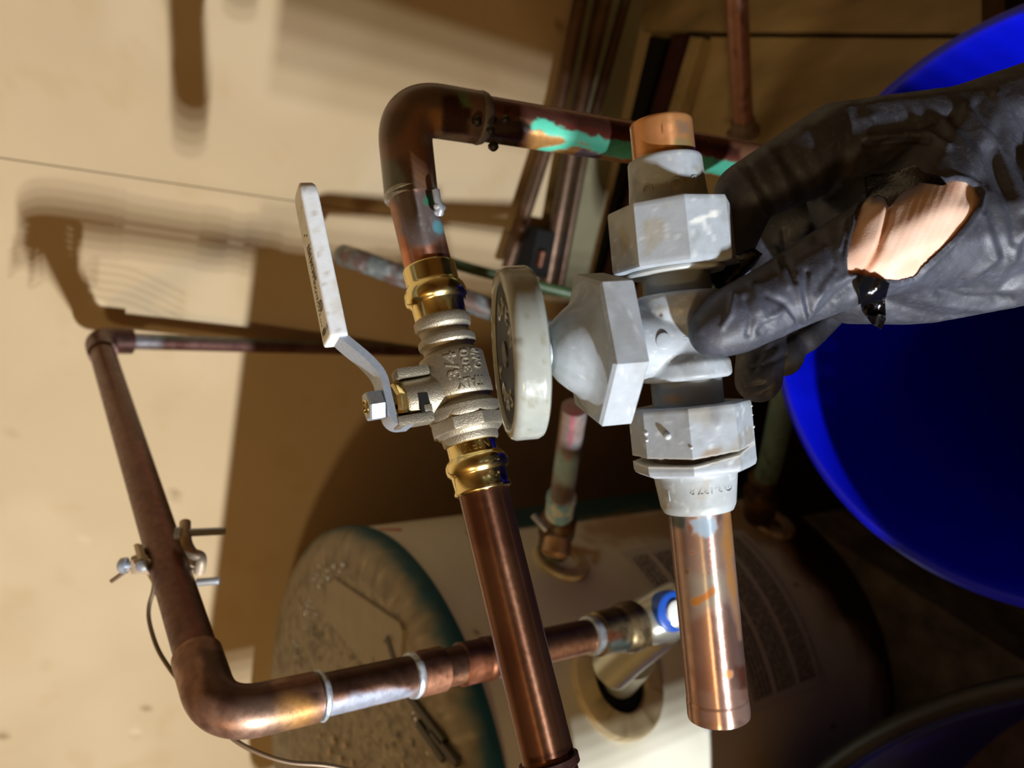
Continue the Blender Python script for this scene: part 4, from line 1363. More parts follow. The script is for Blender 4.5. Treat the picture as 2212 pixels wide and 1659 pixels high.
def stubp(p):
    p.noise(80, 0.45, 0.65, (190, 130, 76), 0.6, 3, octaves=1); p.noise(60, 0.55, 0.7, (160, 126, 70), 0.5, 5, octaves=1)
    p.spot(1430, 285, 30, 14, (232, 160, 110), 0.6, amt=0.6); p.spot(1475, 310, 18, 14, (120, 150, 110), 0.5, jit=.3, amt=0.5)
    p.poly([(1460, 260), (1485, 262), (1490, 290), (1465, 290)], (150, 128, 110), 5, jit=4, amt=0.7)
    p.line([(1430, 270), (1430, 288)], 2.5, (110, 60, 30), 1.2, amt=0.8)
hlathe('copper_stub', [(266, 57), (263, 60), (264, 64), (267, 66), (270, 66.6), (350, 67.2)], m_copper_tail, (206, 146, 92), 0.5, stubp)
def slp(p):
    p.noise(160, 0.5, 0.7, (140, 146, 148), 0.6, 2); p.noise(500, 0.66, 0.74, (206, 206, 196), 0.5, 6); p.noise(120, 0.6, 0.72, (150, 140, 110), 0.4, 8)
hlathe('union_sleeve', [(346, 66), (344, 72), (346, 77), (350, 79), (400, 81), (452, 86), (456, 60)], m_pvc, GREY, 0, slp)
def nutp(p):
    p.noise(150, 0.5, 0.7, (146, 150, 150), 0.6, 2); p.noise(100, 0.55, 0.7, (150, 144, 118), 0.7, 8); p.noise(500, 0.68, 0.74, (215, 220, 222), 0.5, 6)
    p.line([(1495, 480), (1520, 470), (1545, 462)], 12, (226, 228, 224), 3, jit=7, jscale=500, amt=0.9); p.line([(1520, 480), (1530, 500)], 8, (222, 226, 226), 3, jit=5, jscale=500, amt=0.8)
    p.poly([(1395, 480), (1430, 470), (1440, 510), (1405, 545), (1390, 520)], (160, 150, 122), 8, jit=10, jscale=200, amt=0.5)
hlathe('union_nut', [(447, 84), (446, 122), (450, 132), (456, 134), (572, 135), (579, 133), (582, 124), (582, 70)], m_pvc, GREY, 0, nutp, sides=8, phase=0.02 * HS, angle=25)
hlathe('seal_ring', [(581, 80), (583, 104), (588, 105), (592, 102), (592, 70)], m_pvc, (176, 180, 178))
hlathe('end_tube', [(588, 73), (660, 73)], m_pvc, (120, 124, 124))
hlathe('end_tube', [(800, 76), (880, 76)], m_pvc, (120, 124, 124), 0, lambda p: p.spot(1455, 862, 26, 10, (170, 120, 50), 0.6, jit=0.3, amt=0.6))
# main body with the branch to the bonnet, one casting
BA = cdir(-1.0, 0.082, -0.22)
C0 = hp(735)
parts = [lathe([(hs(y), r * PXM) for y, r in [(632, 60), (634, 90), (640, 96), (668, 97), (684, 90), (700, 80), (735, 76), (760, 80), (774, 90), (784, 97), (812, 98), (818, 92), (820, 60)]], A0, HA, 64),
         lathe([(0, 0.0120), (0.008, 0.0125), (0.022, 0.0135), (0.030, 0.0150), (0.036, 0.019)], C0, BA, 64)]
v, f = join_v(parts)
v, f = remeshed(v, f, 0.0007, 5)
pt = Paint(v, GREY)
slp(pt)
pt.spot(1428, 681, 4, 4, (90, 60, 40), 0.5)
mesh_obj('valve_body', v, f, m_pvc, gv, angle=60, paint=pt)
b1, b2 = frame(BA)
v, f = lathe([(-0.0005, 0.0028), (0.0006, 0.0028), (0.0008, 0.0024), (0.0008, 0.0001)], C0 + BA * 0.0128 + b1 * 0.0128 + np.cross(BA, b1) * 0.0, b1, 24)
mesh_obj('moulding_pip', v, f, m_pvc, gv, paint=Paint(v, GREY))
tv, tf = text_mesh('=-', 0.0042, 0.00025)
BS = 1.0 if np.dot(b2, YC) > 0 else -1.0
mesh_obj('moulded_mark', C0 + BA * 0.0035 + b1 * 0.0121 + tv[:, :1] * -BA + tv[:, 1:2] * HA * -1 + tv[:, 2:] * b1, tf, m_pvc, gv, paint=Paint(tv * 0, GREY), smooth=False)
# hexagonal bonnet flange and dome
FL = 0.0240
def flp(p):
    p.noise(140, 0.5, 0.7, (146, 150, 150), 0.6, 2); p.noise(500, 0.68, 0.74, (215, 220, 222), 0.4, 6); p.noise(60, 0.58, 0.68, (128, 118, 92), 0.5, 9)
C_AX = [None]
def blathe(name, prof, mat, n=96, sides=0, phase=0.0, base=GREY, pf=flp, angle=35, trunc=0.985, step=0.001, parent=gv):
    v, f = lathe(prof_res(prof, step), *(C_AX[0] or (C0, BA)), n, sides, phase, trunc)
    pt = Paint(v, base)
    if pf: pf(pt)
    return mesh_obj(name, v, f, mat, parent, angle=angle, paint=pt)
HEXP = math.radians(-14)
blathe('bonnet_flange', [(FL, 0.010), (FL, 0.0270), (FL + 0.0008, 0.0282), (FL + 0.0112, 0.0282), (FL + 0.0122, 0.0268), (FL + 0.0126, 0.010)], m_pvc, sides=6, phase=HEXP, angle=25, trunc=0.99)
blathe('bonnet_dome', [(FL + 0.0122, 0.0235), (FL + 0.0128, 0.0222), (FL + 0.0142, 0.0185), (FL + 0.0165, 0.0160), (FL + 0.0195, 0.0138), (FL + 0.0225, 0.0112), (FL + 0.0248, 0.0082), (FL + 0.0255, 0.0066), (FL + 0.0255, 0.004)], m_pvc)
blathe('stem', [(FL + 0.024, 0.0056), (FL + 0.036, 0.0056)], m_pvc, base=(176, 184, 190), pf=None)
# handwheel
WS = 0.0545
WB = cdir(-1.0, 0.082, -0.142)          # the wheel sits a little askew on its stem
WO = C0 + BA * WS - WB * WS
C_AX[0] = (WO, WB)
hw_p = [(WS - 0.000, 0.004), (WS - 0.000, 0.0278), (WS + 0.0006, 0.0290), (WS + 0.002, 0.0297), (WS + 0.0092, 0.0297), (WS + 0.0106, 0.0291), (WS + 0.0114, 0.0279), (WS + 0.0114, 0.0262), (WS + 0.0108, 0.0256), (WS + 0.0100, 0.0254),
        (WS + 0.0100, 0.0072), (WS + 0.0096, 0.0068), (WS + 0.0096, 0.0001)]
def whp(p):
    p.noise(120, 0.5, 0.7, (150, 156, 150), 0.6, 2); p.noise(300, 0.62, 0.72, (130, 124, 100), 0.5, 5)
    p.spot(1118, 738, 14, 7, (112, 110, 96), 0.4, jit=0.3, amt=0.8); p.spot(1112, 800, 6, 28, (128, 118, 84), 0.5, jit=0.3, amt=0.6)
wheel = blathe('handwheel', hw_p, m_wheel, n=128, base=(160, 165, 158), pf=whp, step=0.0008)
wheel['label'] = 'round grey handwheel with raised letters on its face'
face = WS + 0.0100
# letters stand round the hub; photo up is +YC
wy = YC - WB * np.dot(YC, WB); wy /= np.linalg.norm(wy)
wx = np.cross(wy, WB)
for word, start, stepa in (('OPEN', 62, -32), ('SHUT', 242, -32)):
    for i, ch in enumerate(word):
        a = math.radians(start + stepa * i + 52)
        tv, tf = text_mesh(ch, 0.0085, 0.0005, 0.0001)
        rd = np.cos(a) * wx + np.sin(a) * wy; tg = np.cross(WB, rd) * -1
        v = WO + WB * face + rd * 0.0160 + tv[:, :1] * tg + tv[:, 1:2] * rd + tv[:, 2:] * WB
        mesh_obj('raised_letter', v, tf, m_wheel, wheel, smooth=False, paint=Paint(v, (150, 155, 148)))
blathe('wheel_hub_star', [(face - 0.001, 0.0046), (face + 0.0008, 0.0045), (face + 0.0011, 0.0036), (face + 0.0011, 0.0001)], m_pvc, n=24, base=(66, 64, 58), pf=None, parent=wheel)
blathe('face_groove', [(face + 0.0001, 0.0248), (face + 0.0003, 0.0247), (face + 0.0003, 0.0240), (face + 0.0001, 0.0239)], m_black_rim, n=96, base=(60, 58, 52), pf=None, parent=wheel, step=1)
C_AX[0] = None
# lower cracked nut: two toothed halves with a ragged gap
def nut2p(p):
    p.noise(150, 0.5, 0.7, (146, 150, 152), 0.6, 2); p.noise(500, 0.66, 0.74, (220, 224, 228), 0.6, 6); p.noise(90, 0.6, 0.7, (140, 128, 100), 0.5, 8)
    p.poly([(1520, 975), (1560, 965), (1555, 1000), (1520, 1003)], (140, 112, 70), 6, jit=8, jscale=300, amt=0.7)
    p.poly([(1500, 1010), (1570, 1000), (1590, 1020), (1500, 1030)], (150, 110, 60), 6, jit=8, jscale=300, amt=0.0)
    p.spot(1545, 890, 14, 20, (120, 122, 128), 0.5, jit=0.5, jscale=400, amt=0.6)
def cracked(name, pts, lower):
    pr = prof_res([(hs(y), r * PXM) for y, r in pts], 0.0008)
    v, f = lathe(pr, A0, HA, 1, 8, -0.235 * HS, 0.99)
    # finer round the axis
    u, w, d = proj(v)
    s = (v - A0) @ HA
    rad = v - A0 - s[:, None] * HA
    ang = np.arctan2(rad @ h2, rad @ h1) * HS              # 0 faces the lens, + to photo right
    x = np.sin(ang)
    gap = np.interp(ang, [-3.2, -2.4, -1.3, -0.9, -0.1, 0.5, 0.75, 1.0, 1.6, 3.2], [0, 4, 9, 9, 8, 5, 2.5, 0.5, 0, 0]) * PXM * 1.9
    tooth = (vnoise(np.column_stack([ang * 14, ang * 0, ang * 0]), 1.0, 5 + lower, 3) - 0.5) * 4.0 * PXM
    midl = np.interp(ang, [-1.6, -1.0, -0.2, 0.2, 0.8, 1.4], [978, 979, 982, 977, 969, 962])
    midl = hs(midl)
    tgt = midl + (gap / 2 + tooth * (gap > 0.0002)) * (1 if lower else -1)
    e_s = hs(1000) if lower else hs(955)
    k = np.clip((s - e_s) / (hs(976) - e_s), 0, 1.6)
    lim = np.where(lower, s >= 0, True)
    new = np.where(k > 0, e_s + (tgt - e_s) * np.minimum(k, 1.0), s)
    v = v + ((new - s)[:, None]) * HA
    pt = Paint(v, GREY); nut2p(pt)
    nearcut = np.abs(new - tgt) < 0.0005
    pt.mix(nearcut * 0.8, (214, 212, 204))
    return mesh_obj(name, v, f, m_pvc, gv, angle=28, paint=pt)
cracked('union_nut', [(872, 76), (870, 118), (873, 128), (878, 130), (955, 130), (976, 130), (976, 86)], False)['label'] = 'large octagonal half of the cracked lower nut'
cracked('cracked_nut_ring', [(976, 84), (976, 130), (1000, 130), (1008, 127), (1014, 116), (1014, 84)], True)['label'] = 'broken-off ring of the lower nut below a ragged crack'
hlathe('crack_core', [(955, 88), (1000, 88)], m_copper, (70, 44, 22), 0.1, lambda p: p.noise(200, 0.5, 0.6, (24, 16, 10), 0.8, 2))
v = sv * 0.0013 + hp(925) + (128 * PXM) * (math.cos(-0.62) * h1 + HS * math.sin(-0.62) * h2) * 0.955
mesh_obj('plastic_pip', v, sf, m_pvc, gv, paint=Paint(v, (190, 196, 198)))
for (y, a, r) in ((918, -1.0, 0.0008), (932, -1.0, 0.0006), (886, 1.34, 0.0005), (905, 1.34, 0.0004), (930, 1.34, 0.0006), (950, -0.24, 0.0006)):
    v = sv * r * (1 + 0.5 * (vnoise(sv, 2.2, int(y))[:, None] - 0.5)) + hp(y) + 129 * PXM * (math.cos(a) * h1 + HS * math.sin(a) * h2)
    mesh_obj('plastic_burr', v, sf, m_pvc, gv, paint=Paint(v, (206, 212, 214)))
def sl2p(p):
    p.noise(160, 0.5, 0.7, (150, 158, 160), 0.5, 2); p.noise(500, 0.68, 0.75, (215, 220, 222), 0.4, 6); p.noise(100, 0.62, 0.72, (150, 130, 90), 0.4, 8)
hlathe('union_sleeve', [(1005, 60), (1006, 96), (1012, 92), (1020, 89), (1035, 87), (1086, 80), (1094, 76.5), (1099, 74), (1100, 62)], m_pvc, (166, 173, 176), 0, sl2p)
tv, tf = text_mesh('3-137.8', 0.0060, 0.00025)
tv = fit(tv, 0.0112, 0.0028)
mesh_obj('moulded_mark', wrap_round(tv, hs(1045), 85.0 * PXM, 0.02 * HS, HA, A0, h1, h2, -HS, 1), tf, m_pvc, gv, smooth=False, paint=Paint(tv * 0, (166, 173, 176)))
tv, tf = text_mesh('1', 0.0060, 0.00025)
mesh_obj('moulded_mark', wrap_round(tv, hs(1052), 84.6 * PXM, -0.98 * HS, HA, A0, h1, h2, -HS, 1), tf, m_pvc, gv, smooth=False, paint=Paint(tv * 0, (166, 173, 176)))
def ring_mark(y, rpx, ang, size, ch, parent=gv, basec=GREY):
    th = np.linspace(0, 2 * math.pi, 40, endpoint=False)
    loop = np.column_stack([np.cos(th) * size, np.sin(th) * size, np.zeros(40)])
    w_ = wrap_round(np.vstack([loop, loop[:1]]), hs(y), rpx * PXM, ang * HS, HA, A0, h1, h2, -HS, 1)
    v, f = tube(w_, 0.00028, 8, False)
    mesh_obj('moulded_ring', v, f, m_pvc, parent, paint=Paint(v, basec))
    tv, tf = text_mesh(ch, size * 1.5, 0.0002)
    v = wrap_round(tv, hs(y), rpx * PXM, ang * HS, HA, A0, h1, h2, -HS, 1)
    mesh_obj('moulded_mark', v, tf, m_pvc, parent, smooth=False, paint=Paint(v, basec))
ring_mark(1040, 85.4, 0.62, 0.0022, 'W')
ring_mark(418, 82.5, 0.02, 0.0022, 'W'); ring_mark(420, 82.5, -0.72, 0.0018, 'O')
for ch, a in (('D', 0.52), ('E', 0.95)):
    tv, tf = text_mesh(ch, 0.0040, 0.0002)
    v = wrap_round(tv, hs(408), 82 * PXM, a * HS, HA, A0, h1, h2, -HS, 1)
    mesh_obj('moulded_mark', v, tf, m_pvc, gv, smooth=False, paint=Paint(v, GREY))
def tailp(p):
    p.noise(60, 0.45, 0.65, (204, 150, 128), 0.4, 3, octaves=1)
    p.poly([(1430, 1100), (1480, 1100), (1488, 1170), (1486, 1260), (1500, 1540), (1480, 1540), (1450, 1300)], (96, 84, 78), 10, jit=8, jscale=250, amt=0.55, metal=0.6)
    p.poly([(1440, 1105), (1480, 1105), (1484, 1150), (1455, 1140)], (56, 74, 70), 8, jit=8, jscale=300, amt=0.9, metal=0.2)
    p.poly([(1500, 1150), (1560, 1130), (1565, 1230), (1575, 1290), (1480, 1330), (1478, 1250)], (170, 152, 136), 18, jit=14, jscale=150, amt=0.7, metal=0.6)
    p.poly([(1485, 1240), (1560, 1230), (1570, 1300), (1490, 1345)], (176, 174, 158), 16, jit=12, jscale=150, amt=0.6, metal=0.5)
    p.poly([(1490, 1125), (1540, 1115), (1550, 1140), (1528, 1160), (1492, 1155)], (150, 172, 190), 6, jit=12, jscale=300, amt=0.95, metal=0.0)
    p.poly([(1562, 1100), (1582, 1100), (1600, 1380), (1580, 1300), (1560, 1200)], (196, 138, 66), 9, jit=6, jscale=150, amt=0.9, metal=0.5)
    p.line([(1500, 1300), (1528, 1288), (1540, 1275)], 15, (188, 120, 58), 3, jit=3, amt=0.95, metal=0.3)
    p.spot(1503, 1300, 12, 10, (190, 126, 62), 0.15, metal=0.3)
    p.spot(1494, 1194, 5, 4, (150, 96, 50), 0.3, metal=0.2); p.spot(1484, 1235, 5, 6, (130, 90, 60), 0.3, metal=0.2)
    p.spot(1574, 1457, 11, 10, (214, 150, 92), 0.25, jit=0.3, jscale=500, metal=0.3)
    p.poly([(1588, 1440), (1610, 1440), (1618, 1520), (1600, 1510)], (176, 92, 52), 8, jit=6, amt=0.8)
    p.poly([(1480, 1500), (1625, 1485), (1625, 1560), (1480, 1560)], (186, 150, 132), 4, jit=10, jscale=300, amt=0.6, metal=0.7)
    for k in range(7):
        p.spot(1532 + (k % 3) * 1.5, 1165 + k * 12, 2, 4, (214, 90, 90), 0.5, amt=0.7)
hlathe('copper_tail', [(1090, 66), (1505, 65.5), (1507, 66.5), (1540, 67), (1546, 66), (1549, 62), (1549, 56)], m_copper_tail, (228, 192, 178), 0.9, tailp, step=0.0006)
# ------------------------------------------------------------------ gloved right hand
def round_cone(a, b, ra, rb):
    bm = bmesh.new()
    pts = []
    for c, r in ((a, ra), (b, rb)):
        pts.append(sv * r + c)
    for q in np.vstack(pts):
        bm.verts.new(tuple(q))
    bmesh.ops.convex_hull(bm, input=bm.verts[:])
    bmesh.ops.delete(bm, geom=[x for x in bm.verts if not x.link_faces], context='VERTS')
    bm.verts.index_update()
    v = np.array([tuple(x.co) for x in bm.verts]); f = [tuple(x.index for x in q.verts) for q in bm.faces]
    bm.free()
    return v, f
sph = bmesh.new(); bmesh.ops.create_icosphere(sph, subdivisions=3, radius=1.0)
sv3 = np.array([tuple(x.co) for x in sph.verts]); sph.free()
MM = 0.001
J = {  # photo x, photo y, depth (m), radius (mm)
    'w_top': (2330, 240, 0.300, 24), 'w_mid': (2330, 400, 0.298, 27), 'w_bot': (2330, 500, 0.296, 24), 'w_back': (2330, 400, 0.325, 26),
    'i_base': (2080, 300, 0.302, 20), 'i_mcp': (1808, 312, 0.299, 15.5), 'i_pip': (1610, 420, 0.292, 11.5), 'i_dip': (1572, 545, 0.300, 8.6), 'i_tip': (1578, 592, 0.303, 7.2),
    'm_mcp': (1830, 380, 0.324, 15), 'm_pip': (1640, 520, 0.335, 11), 'm_dip': (1650, 690, 0.332, 10), 'm_tip': (1638, 820, 0.318, 9.2),
    'r_mcp': (1880, 470, 0.338, 14), 'r_pip': (1700, 610, 0.350, 10.5), 'r_dip': (1700, 720, 0.345, 9.5), 'r_tip': (1690, 770, 0.336, 8.6),
    'p_mcp': (1930, 560, 0.342, 13), 'p_pip': (1800, 650, 0.350, 9.5), 'p_dip': (1755, 700, 0.346, 8.5), 'p_tip': (1732, 726, 0.340, 7.8),
    't_cmc': (2110, 500, 0.286, 21), 't_mc': (1960, 510, 0.277, 19.5), 't_mcp': (1850, 555, 0.269, 15.5), 't_ip': (1690, 640, 0.2615, 12.2), 't_pad': (1590, 690, 0.2568, 11.2), 't_tip': (1546, 715, 0.2555, 8.6),
    'f1': (2800, 430, 0.325, 31), 'f2': (3300, 480, 0.33, 35),
    'heel': (1985, 580, 0.302, 22), 'heel2': (1850, 610, 0.300, 16), 'palm': (1850, 440, 0.305, 17),
}
def jp(k): x, y, d, r = J[k]; return P(x, y, d), r * MM
links = [('w_mid', 'f1'), ('w_back', 'f1'), ('w_top', 'f1'), ('w_bot', 'f1'), ('f1', 'f2'), ('w_top', 'i_base'), ('w_mid', 't_cmc'), ('w_bot', 'heel'), ('w_back', 'r_mcp'), ('w_top', 'w_mid'), ('w_mid', 'w_bot'), ('w_mid', 'w_back'), ('w_back', 'm_mcp'),
         ('i_base', 'i_mcp'), ('i_mcp', 'i_pip'), ('i_pip', 'i_dip'), ('i_dip', 'i_tip'), ('i_base', 't_cmc'), ('i_base', 'm_mcp'),
         ('i_mcp', 'm_mcp'), ('m_mcp', 'r_mcp'), ('r_mcp', 'p_mcp'), ('m_mcp', 'm_pip'), ('m_pip', 'm_dip'), ('m_dip', 'm_tip'),
         ('r_mcp', 'r_pip'), ('r_pip', 'r_dip'), ('r_dip', 'r_tip'), ('p_mcp', 'p_pip'), ('p_pip', 'p_dip'), ('p_dip', 'p_tip'),
         ('t_cmc', 't_mc'), ('t_mc', 't_mcp'), ('t_mcp', 't_ip'), ('t_ip', 't_pad'), ('t_pad', 't_tip'), ('t_cmc', 'heel'), ('heel', 'heel2'), ('heel', 'p_mcp'), ('heel2', 'p_mcp'),
         ('palm', 'i_mcp'), ('palm', 't_mc'), ('palm', 'r_mcp'), ('t_mc', 'i_base'), ('heel', 't_mc')]
parts = []
for a, b in links:
    (pa, ra), (pb, rb) = jp(a), jp(b)
    parts.append(round_cone(pa, pb, ra, rb))
v, f = join_v(parts)
hv, hf = remeshed(v, f, 0.0013, 9, 1)
hn = vnormals(hv, hf)
uu, ww, dd = proj(hv)
face_cam = (hn @ -FWD)
# keep the forearm end a clean cut outside the frame
TEAR = [(1829, 592), (1826, 570), (1836, 520), (1858, 450), (1868, 432), (1880, 424), (1900, 420), (1912, 428), (1918, 452), (1935, 425), (1965, 402), (2000, 390), (2030, 393), (2040, 396),
        (2060, 390), (2085, 394), (2108, 408), (2117, 425), (2112, 445), (2090, 480), (2060, 515), (2025, 548), (1995, 575), (1975, 598), (1940, 606), (1905, 604), (1870, 598), (1850, 590)]
tear_sd = poly_sd(uu, ww, TEAR)
front = face_cam > 0.05
# skin: creases and fine lines where the glove is torn
sk = hv - hn * (0.0004 + 0.0020 * smooth01(tear_sd, 3, 26) + 0.0020 * (~front) * (tear_sd < 26))[:, None]
cr = seg_dist(uu, ww, [(1922, 448), (1916, 480), (1900, 530), (1880, 570), (1862, 600)])
near = np.exp(-(cr / 7) ** 2) * front
sk = sk - hn * (near * 0.0016)[:, None]
bul = np.exp(-(seg_dist(uu, ww, [(1890, 450), (1850, 570)]) / 30) ** 2) * front * (tear_sd < 6)
sk = sk + hn * (bul * 0.0010)[:, None]
bul2 = np.exp(-(seg_dist(uu, ww, [(2030, 440), (1930, 560)]) / 45) ** 2) * front * (tear_sd < 6)
sk = sk + hn * (bul2 * 0.0012)[:, None]
for k in range(9):
    x0 = 1950 + k * 16
    ln = seg_dist(uu, ww, [(x0 + 26, 400), (x0 - 4, 470), (x0 - 50, 560)])
    sk = sk - hn * (np.exp(-(ln / 4.5) ** 2) * front * 0.00007 * (0.5 + (k * 37 % 10) / 10))[:, None]
pt = Paint(sk, (236, 200, 178))
pt.noise(120, 0.45, 0.7, (242, 212, 192), 0.6, 3); pt.noise(60, 0.55, 0.72, (222, 160, 132), 0.5, 5)
pt.mix(np.exp(-(cr / 9) ** 2) * 0.5 * front, (206, 140, 96))
for k in range(9):
    x0 = 1950 + k * 16
    ln = seg_dist(uu, ww, [(x0 + 26, 400), (x0 - 4, 470), (x0 - 50, 560)])
    pt.mix(np.exp(-(ln / 6) ** 2) * 0.12 * front, (206, 160, 120))
person = mesh_obj('person', sk, hf, m_skin, angle=180, paint=pt)
tag(person, 'right hand in a torn black glove pinching the grey valve', 'person')
# glove: the same surface a little larger, with folds
fold = np.zeros(len(hv))
FOLDS = [  # polyline, width px, height mm (+ ridge, - furrow)
    ([(1640, 770), (1700, 730), (1745, 700), (1790, 660)], 9, -0.9), ([(1725, 700), (1690, 655), (1655, 640)], 7, -0.7), ([(1735, 690), (1722, 640), (1716, 600)], 7, 0.9), ([(1745, 672), (1738, 630), (1742, 590)], 6, -0.9),
    ([(1750, 668), (1775, 620), (1800, 590)], 7, 0.8), ([(1760, 690), (1800, 640), (1830, 615)], 7, -0.6), ([(1655, 690), (1690, 668), (1708, 690)], 7, 0.9), ([(1640, 715), (1660, 690)], 9, -0.8), ([(1610, 650), (1622, 690), (1616, 720)], 8, -0.9),
    ([(1585, 640), (1578, 680), (1560, 705)], 6, 0.8), ([(1625, 620), (1640, 670)], 9, 0.7), ([(1700, 620), (1680, 580), (1672, 540)], 7, 0.8), ([(1715, 610), (1698, 560), (1692, 500)], 7, -0.8),
    ([(1850, 590), (1800, 610), (1760, 640)], 8, 0.7), ([(1780, 520), (1800, 560), (1795, 590)], 8, -0.5), ([(1835, 480), (1790, 500), (1760, 480)], 8, 0.5), ([(1870, 440), (1830, 480), (1812, 540)], 7, 0.7),
    ([(1690, 330), (1730, 400), (1760, 470), (1765, 520)], 13, -0.9), ([(1660, 330), (1690, 380), (1710, 440)], 11, 0.7), ([(1610, 345), (1640, 400), (1670, 450)], 9, -0.7), ([(1590, 365), (1620, 400), (1650, 460)], 7, 0.5), ([(1730, 290), (1775, 380), (1785, 450)], 14, 0.6),
    ([(1850, 240), (1815, 330), (1800, 420)], 16, -0.6), ([(1880, 260), (1840, 350), (1830, 430)], 14, 0.7), ([(1868, 300), (1960, 292), (2010, 296), (2045, 320)], 8, 1.2), ([(1866, 312), (1960, 304), (2005, 310)], 7, -1.1),
    ([(2060, 260), (2130, 330), (2180, 450), (2190, 520)], 12, -1.0), ([(2085, 240), (2150, 320), (2205, 450)], 11, 1.1), ([(2110, 230), (2175, 330), (2230, 420)], 11, -1.1), ([(2150, 210), (2200, 300), (2250, 400)], 12, 1.0),
    ([(2040, 270), (2100, 340), (2140, 430)], 11, 0.8), ([(2135, 440), (2170, 560), (2120, 610), (2030, 625)], 12, -1.0), ([(2120, 470), (2150, 560), (2090, 600)], 10, 0.8), ([(2212, 520), (2180, 600), (2150, 640)], 12, -0.8), ([(2240, 420), (2200, 520), (2190, 560)], 11, 0.9),
    ([(1960, 640), (2040, 655), (2120, 665), (2190, 655)], 8, 0.8), ([(1950, 660), (2030, 680), (2100, 685)], 8, -0.7), ([(2010, 625), (2090, 640), (2180, 640)], 8, -0.8), ([(1880, 700), (1930, 680), (1990, 700)], 8, 0.6), ([(1800, 700), (1850, 680), (1880, 640)], 9, -0.6),
    ([(1790, 690), (1830, 660), (1860, 610)], 8, 0.7), ([(1900, 215), (1990, 235), (2060, 230)], 18, 0.3), ([(1600, 800), (1650, 792), (1692, 768)], 6, -0.8), ([(1606, 852), (1640, 846), (1668, 826)], 6, 0.8), ([(1690, 720), (1668, 780), (1664, 850)], 7, 0.7), ([(1660, 715), (1640, 760), (1630, 800)], 7, -0.7), ([(1615, 835), (1650, 830)], 5, -0.8),
]
amp = 1.0
for pl, wpx, hmm in FOLDS:
    d_ = seg_dist(uu, ww, pl)
    fold += np.exp(-(d_ / wpx) ** 2) * hmm * MM * amp
fold *= np.clip(face_cam * 2.0, 0, 1)
dirv = cdir(0.92, 0.30, 0.2); perp = cdir(-0.30, 0.92, 0.1); oth = np.cross(dirv, perp)
strm = np.column_stack([dirv * 0.35, perp, oth])
crum = np.abs(vnoise(hv @ strm, 110, 3, 2) - 0.5) * 2
crum2 = np.abs(vnoise(hv, 300, 8, 2) - 0.5) * 2
fold += (0.5 - crum) * 0.00042 * (0.2 + smooth01(vnoise(hv, 35, 9), 0.4, 0.65)) + (0.5 - crum2) * 0.00010
gvt = hv + hn * (0.0008 + fold)[:, None]
# snap the tear edge and drop the faces inside it
inside = (tear_sd < 0) & front
cuff = uu > 2760 + 12 * np.sin(ww / 40)
keep = [q for q in hf if not all(inside[i] for i in q) and not any(cuff[i] for i in q)]
edge_pts = np.array(TEAR + [TEAR[0]], float)
used = np.zeros(len(hv), bool)
for q in keep:
    for i in q: used[i] = True
snap = np.where(inside & used)[0]
for i in snap:
    best, bp_ = 1e9, None
    for a, b in zip(edge_pts[:-1], edge_pts[1:]):
        t = np.clip(np.dot([uu[i] - a[0], ww[i] - a[1]], b - a) / np.dot(b - a, b - a), 0, 1)
        c = a + t * (b - a); dd_ = np.hypot(uu[i] - c[0], ww[i] - c[1])
        if dd_ < best: best, bp_ = dd_, c
    gvt[i] = P(bp_[0], bp_[1], (gvt[i] - CAM) @ FWD)
# a rolled lip round the tear
lip = np.exp(-((tear_sd - 5) / 5) ** 2) * front * (tear_sd > -1)
gvt = gvt + hn * (lip * 0.0006)[:, None]
idx = -np.ones(len(hv), int); idx[used] = np.arange(used.sum())
pt = Paint(gvt[used], (52, 54, 63))
pt.noise(90, 0.45, 0.7, (66, 69, 82), 0.8, 2); pt.noise(700, 0.55, 0.75, (84, 88, 104), 0.4, 6)
glove = mesh_obj('glove', gvt[used], [tuple(idx[i] for i in q) for q in keep], m_glove, person, angle=180, paint=pt)
glove['label'] = 'crinkled black nitrile glove torn open over the thumb base'
bvh = BVHTree.FromPolygons([tuple(x) for x in hv], [tuple(int(i) for i in q) for q in hf])
def hand_d(px, py):
    r = ray(px, py)
    hit = bvh.ray_cast(Vector(CAM), Vector(r).normalized())
    if hit[0] is None: return 0.28
    return float((np.array(hit[0]) - CAM) @ FWD)
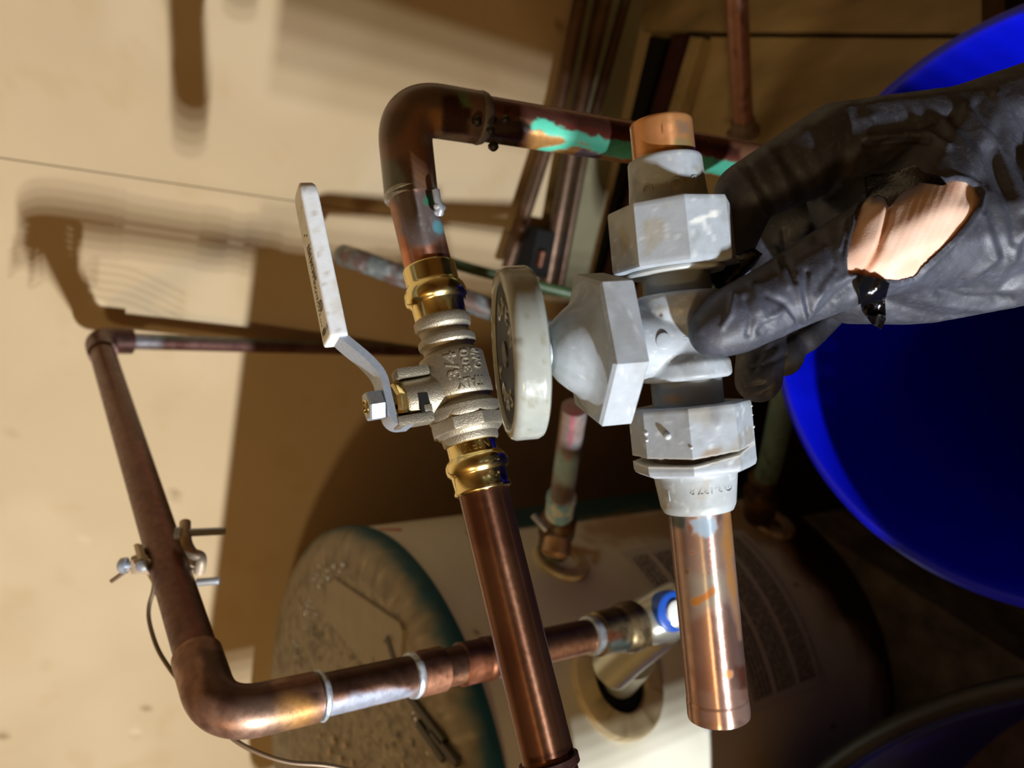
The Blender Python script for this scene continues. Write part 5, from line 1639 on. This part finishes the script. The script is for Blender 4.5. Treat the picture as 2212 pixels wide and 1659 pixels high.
def sheet(name, outline, lift, mat, parent, res=9):
    """a loose flap of glove rubber: thin shell over an outline, standing off the hand by lift(x,y) mm"""
    xs = np.array([p[0] for p in outline]); ys = np.array([p[1] for p in outline])
    gx, gy = np.meshgrid(np.arange(xs.min(), xs.max() + res, res), np.arange(ys.min(), ys.max() + res, res))
    gx, gy = gx.ravel().astype(float), gy.ravel().astype(float)
    sd_ = poly_sd(gx, gy, outline)
    ok = sd_ < -res * 0.45
    pts = np.vstack([np.column_stack([gx[ok], gy[ok]]), np.array(resample(np.array(list(outline) + [outline[0]], float), res))[:-1]])
    from mathutils.geometry import delaunay_2d_cdt
    nb = len(pts) - ok.sum()
    loop = list(range(ok.sum(), len(pts)))
    res_ = delaunay_2d_cdt([Vector(p) for p in pts], [], [loop], 1, 0.01)
    v2 = np.array([tuple(p) for p in res_[0]]); ff = [tuple(q) for q in res_[2]]
    def near_d(x, y):
        return min(hand_d(x + 13 * math.cos(a), y + 13 * math.sin(a)) for a in np.arange(8) * math.pi / 4)
    vv = np.array([P(x, y, near_d(x, y) - lift(x, y) * MM) for x, y in v2])
    v_all = np.vstack([vv, vv + FWD * 0.0004])
    n_ = len(vv)
    f_all = ff + [tuple(n_ + i for i in reversed(q)) for q in ff]
    cnt = {}
    for q in ff:
        for a, b in zip(q, q[1:] + q[:1]): cnt[(a, b)] = 1
    for a, b in cnt:
        if (b, a) not in cnt: f_all.append((a, b, n_ + b, n_ + a))
    return mesh_obj(name, v_all, f_all, mat, parent, angle=60)
sheet('torn_flap', [(1868, 383), (1884, 376), (1930, 372), (1976, 356), (1995, 372), (2030, 380), (2046, 398), (2036, 401), (1990, 394), (1950, 412), (1922, 448), (1915, 428), (1896, 420), (1872, 428)],
      lambda x, y: 2.6 + 1.8 * math.sin((x - 1868) / 60.0) ** 2 + 0.8 * math.sin(y / 9.0), m_glove_wet, glove, 7)
sheet('torn_flap', [(1848, 592), (1870, 596), (1905, 602), (1922, 612), (1912, 650), (1914, 690), (1904, 711), (1884, 700), (1862, 670), (1858, 640)],
      lambda x, y: 2.4 + 3.0 * max(0, (y - 600) / 110) + 0.9 * math.sin(x / 7.0 + y / 14.0), m_glove_wet, glove, 7)
# loose shiny fingertip rubber between nut and thumb
fv = []
ctrl = [(1526, 592, 0.2855), (1545, 580, 0.2835), (1572, 568, 0.2815), (1600, 548, 0.2805), (1628, 536, 0.2815), (1640, 545, 0.284)]
ctrl2 = [(1534, 618, 0.2845), (1556, 636, 0.282), (1578, 624, 0.2795), (1606, 596, 0.2785), (1632, 572, 0.280), (1644, 556, 0.283)]
c1 = catmull([P(*c) for c in ctrl], 8); c2_ = catmull([P(*c) for c in ctrl2], 8)
m_ = len(c1); rows = 9
for k in range(rows):
    t = k / (rows - 1)
    row = c1 * (1 - t) + c2_ * t - FWD * (0.0025 * math.sin(math.pi * t))
    row = row + (vnoise(row, 500, k)[:, None] - 0.5) * 0.0009 * -FWD
    fv.append(row)
v1 = np.vstack(fv); v = np.vstack([v1, v1 + FWD * 0.0005])
n_ = len(v1)
ff = [(k * m_ + i, k * m_ + i + 1, (k + 1) * m_ + i + 1, (k + 1) * m_ + i) for k in range(rows - 1) for i in range(m_ - 1)]
ff += [tuple(n_ + i for i in reversed(q)) for q in ff[:]]
for i in range(m_ - 1):
    ff += [(i, i + 1, n_ + i + 1, n_ + i), ((rows - 1) * m_ + i, (rows - 1) * m_ + i + 1, n_ + (rows - 1) * m_ + i + 1, n_ + (rows - 1) * m_ + i)]
for k in range(rows - 1):
    for e in (0, m_ - 1):
        ff.append((k * m_ + e, (k + 1) * m_ + e, n_ + (k + 1) * m_ + e, n_ + k * m_ + e))
mesh_obj('loose_fingertip', v, ff, m_glove_wet, glove, angle=60)

# ------------------------------------------------------------------ the work lamp that lights the job, out of frame
wl = thing('work_lamp', 'yellow work lamp on the floor to the left, out of the picture', 'lamp', (LAMP[0], LAMP[1], 0.0))
v, f = box_v(LAMP - _d * 0.012, LAMP_RIGHT, LAMP_UP, _d, LED_N * LED_PITCH / 2 + 0.02, 0.035, 0.012)
mesh_obj('housing', v, f, m_lamp, wl, smooth=False)
v, f = tube(resample([np.array([LAMP[0], LAMP[1], 0.02]) - _d * 0.012, LAMP - _d * 0.02 - LAMP_UP * 0.035], 0.05), 0.015, 16)
mesh_obj('stand', v, f, m_black_rim, wl)
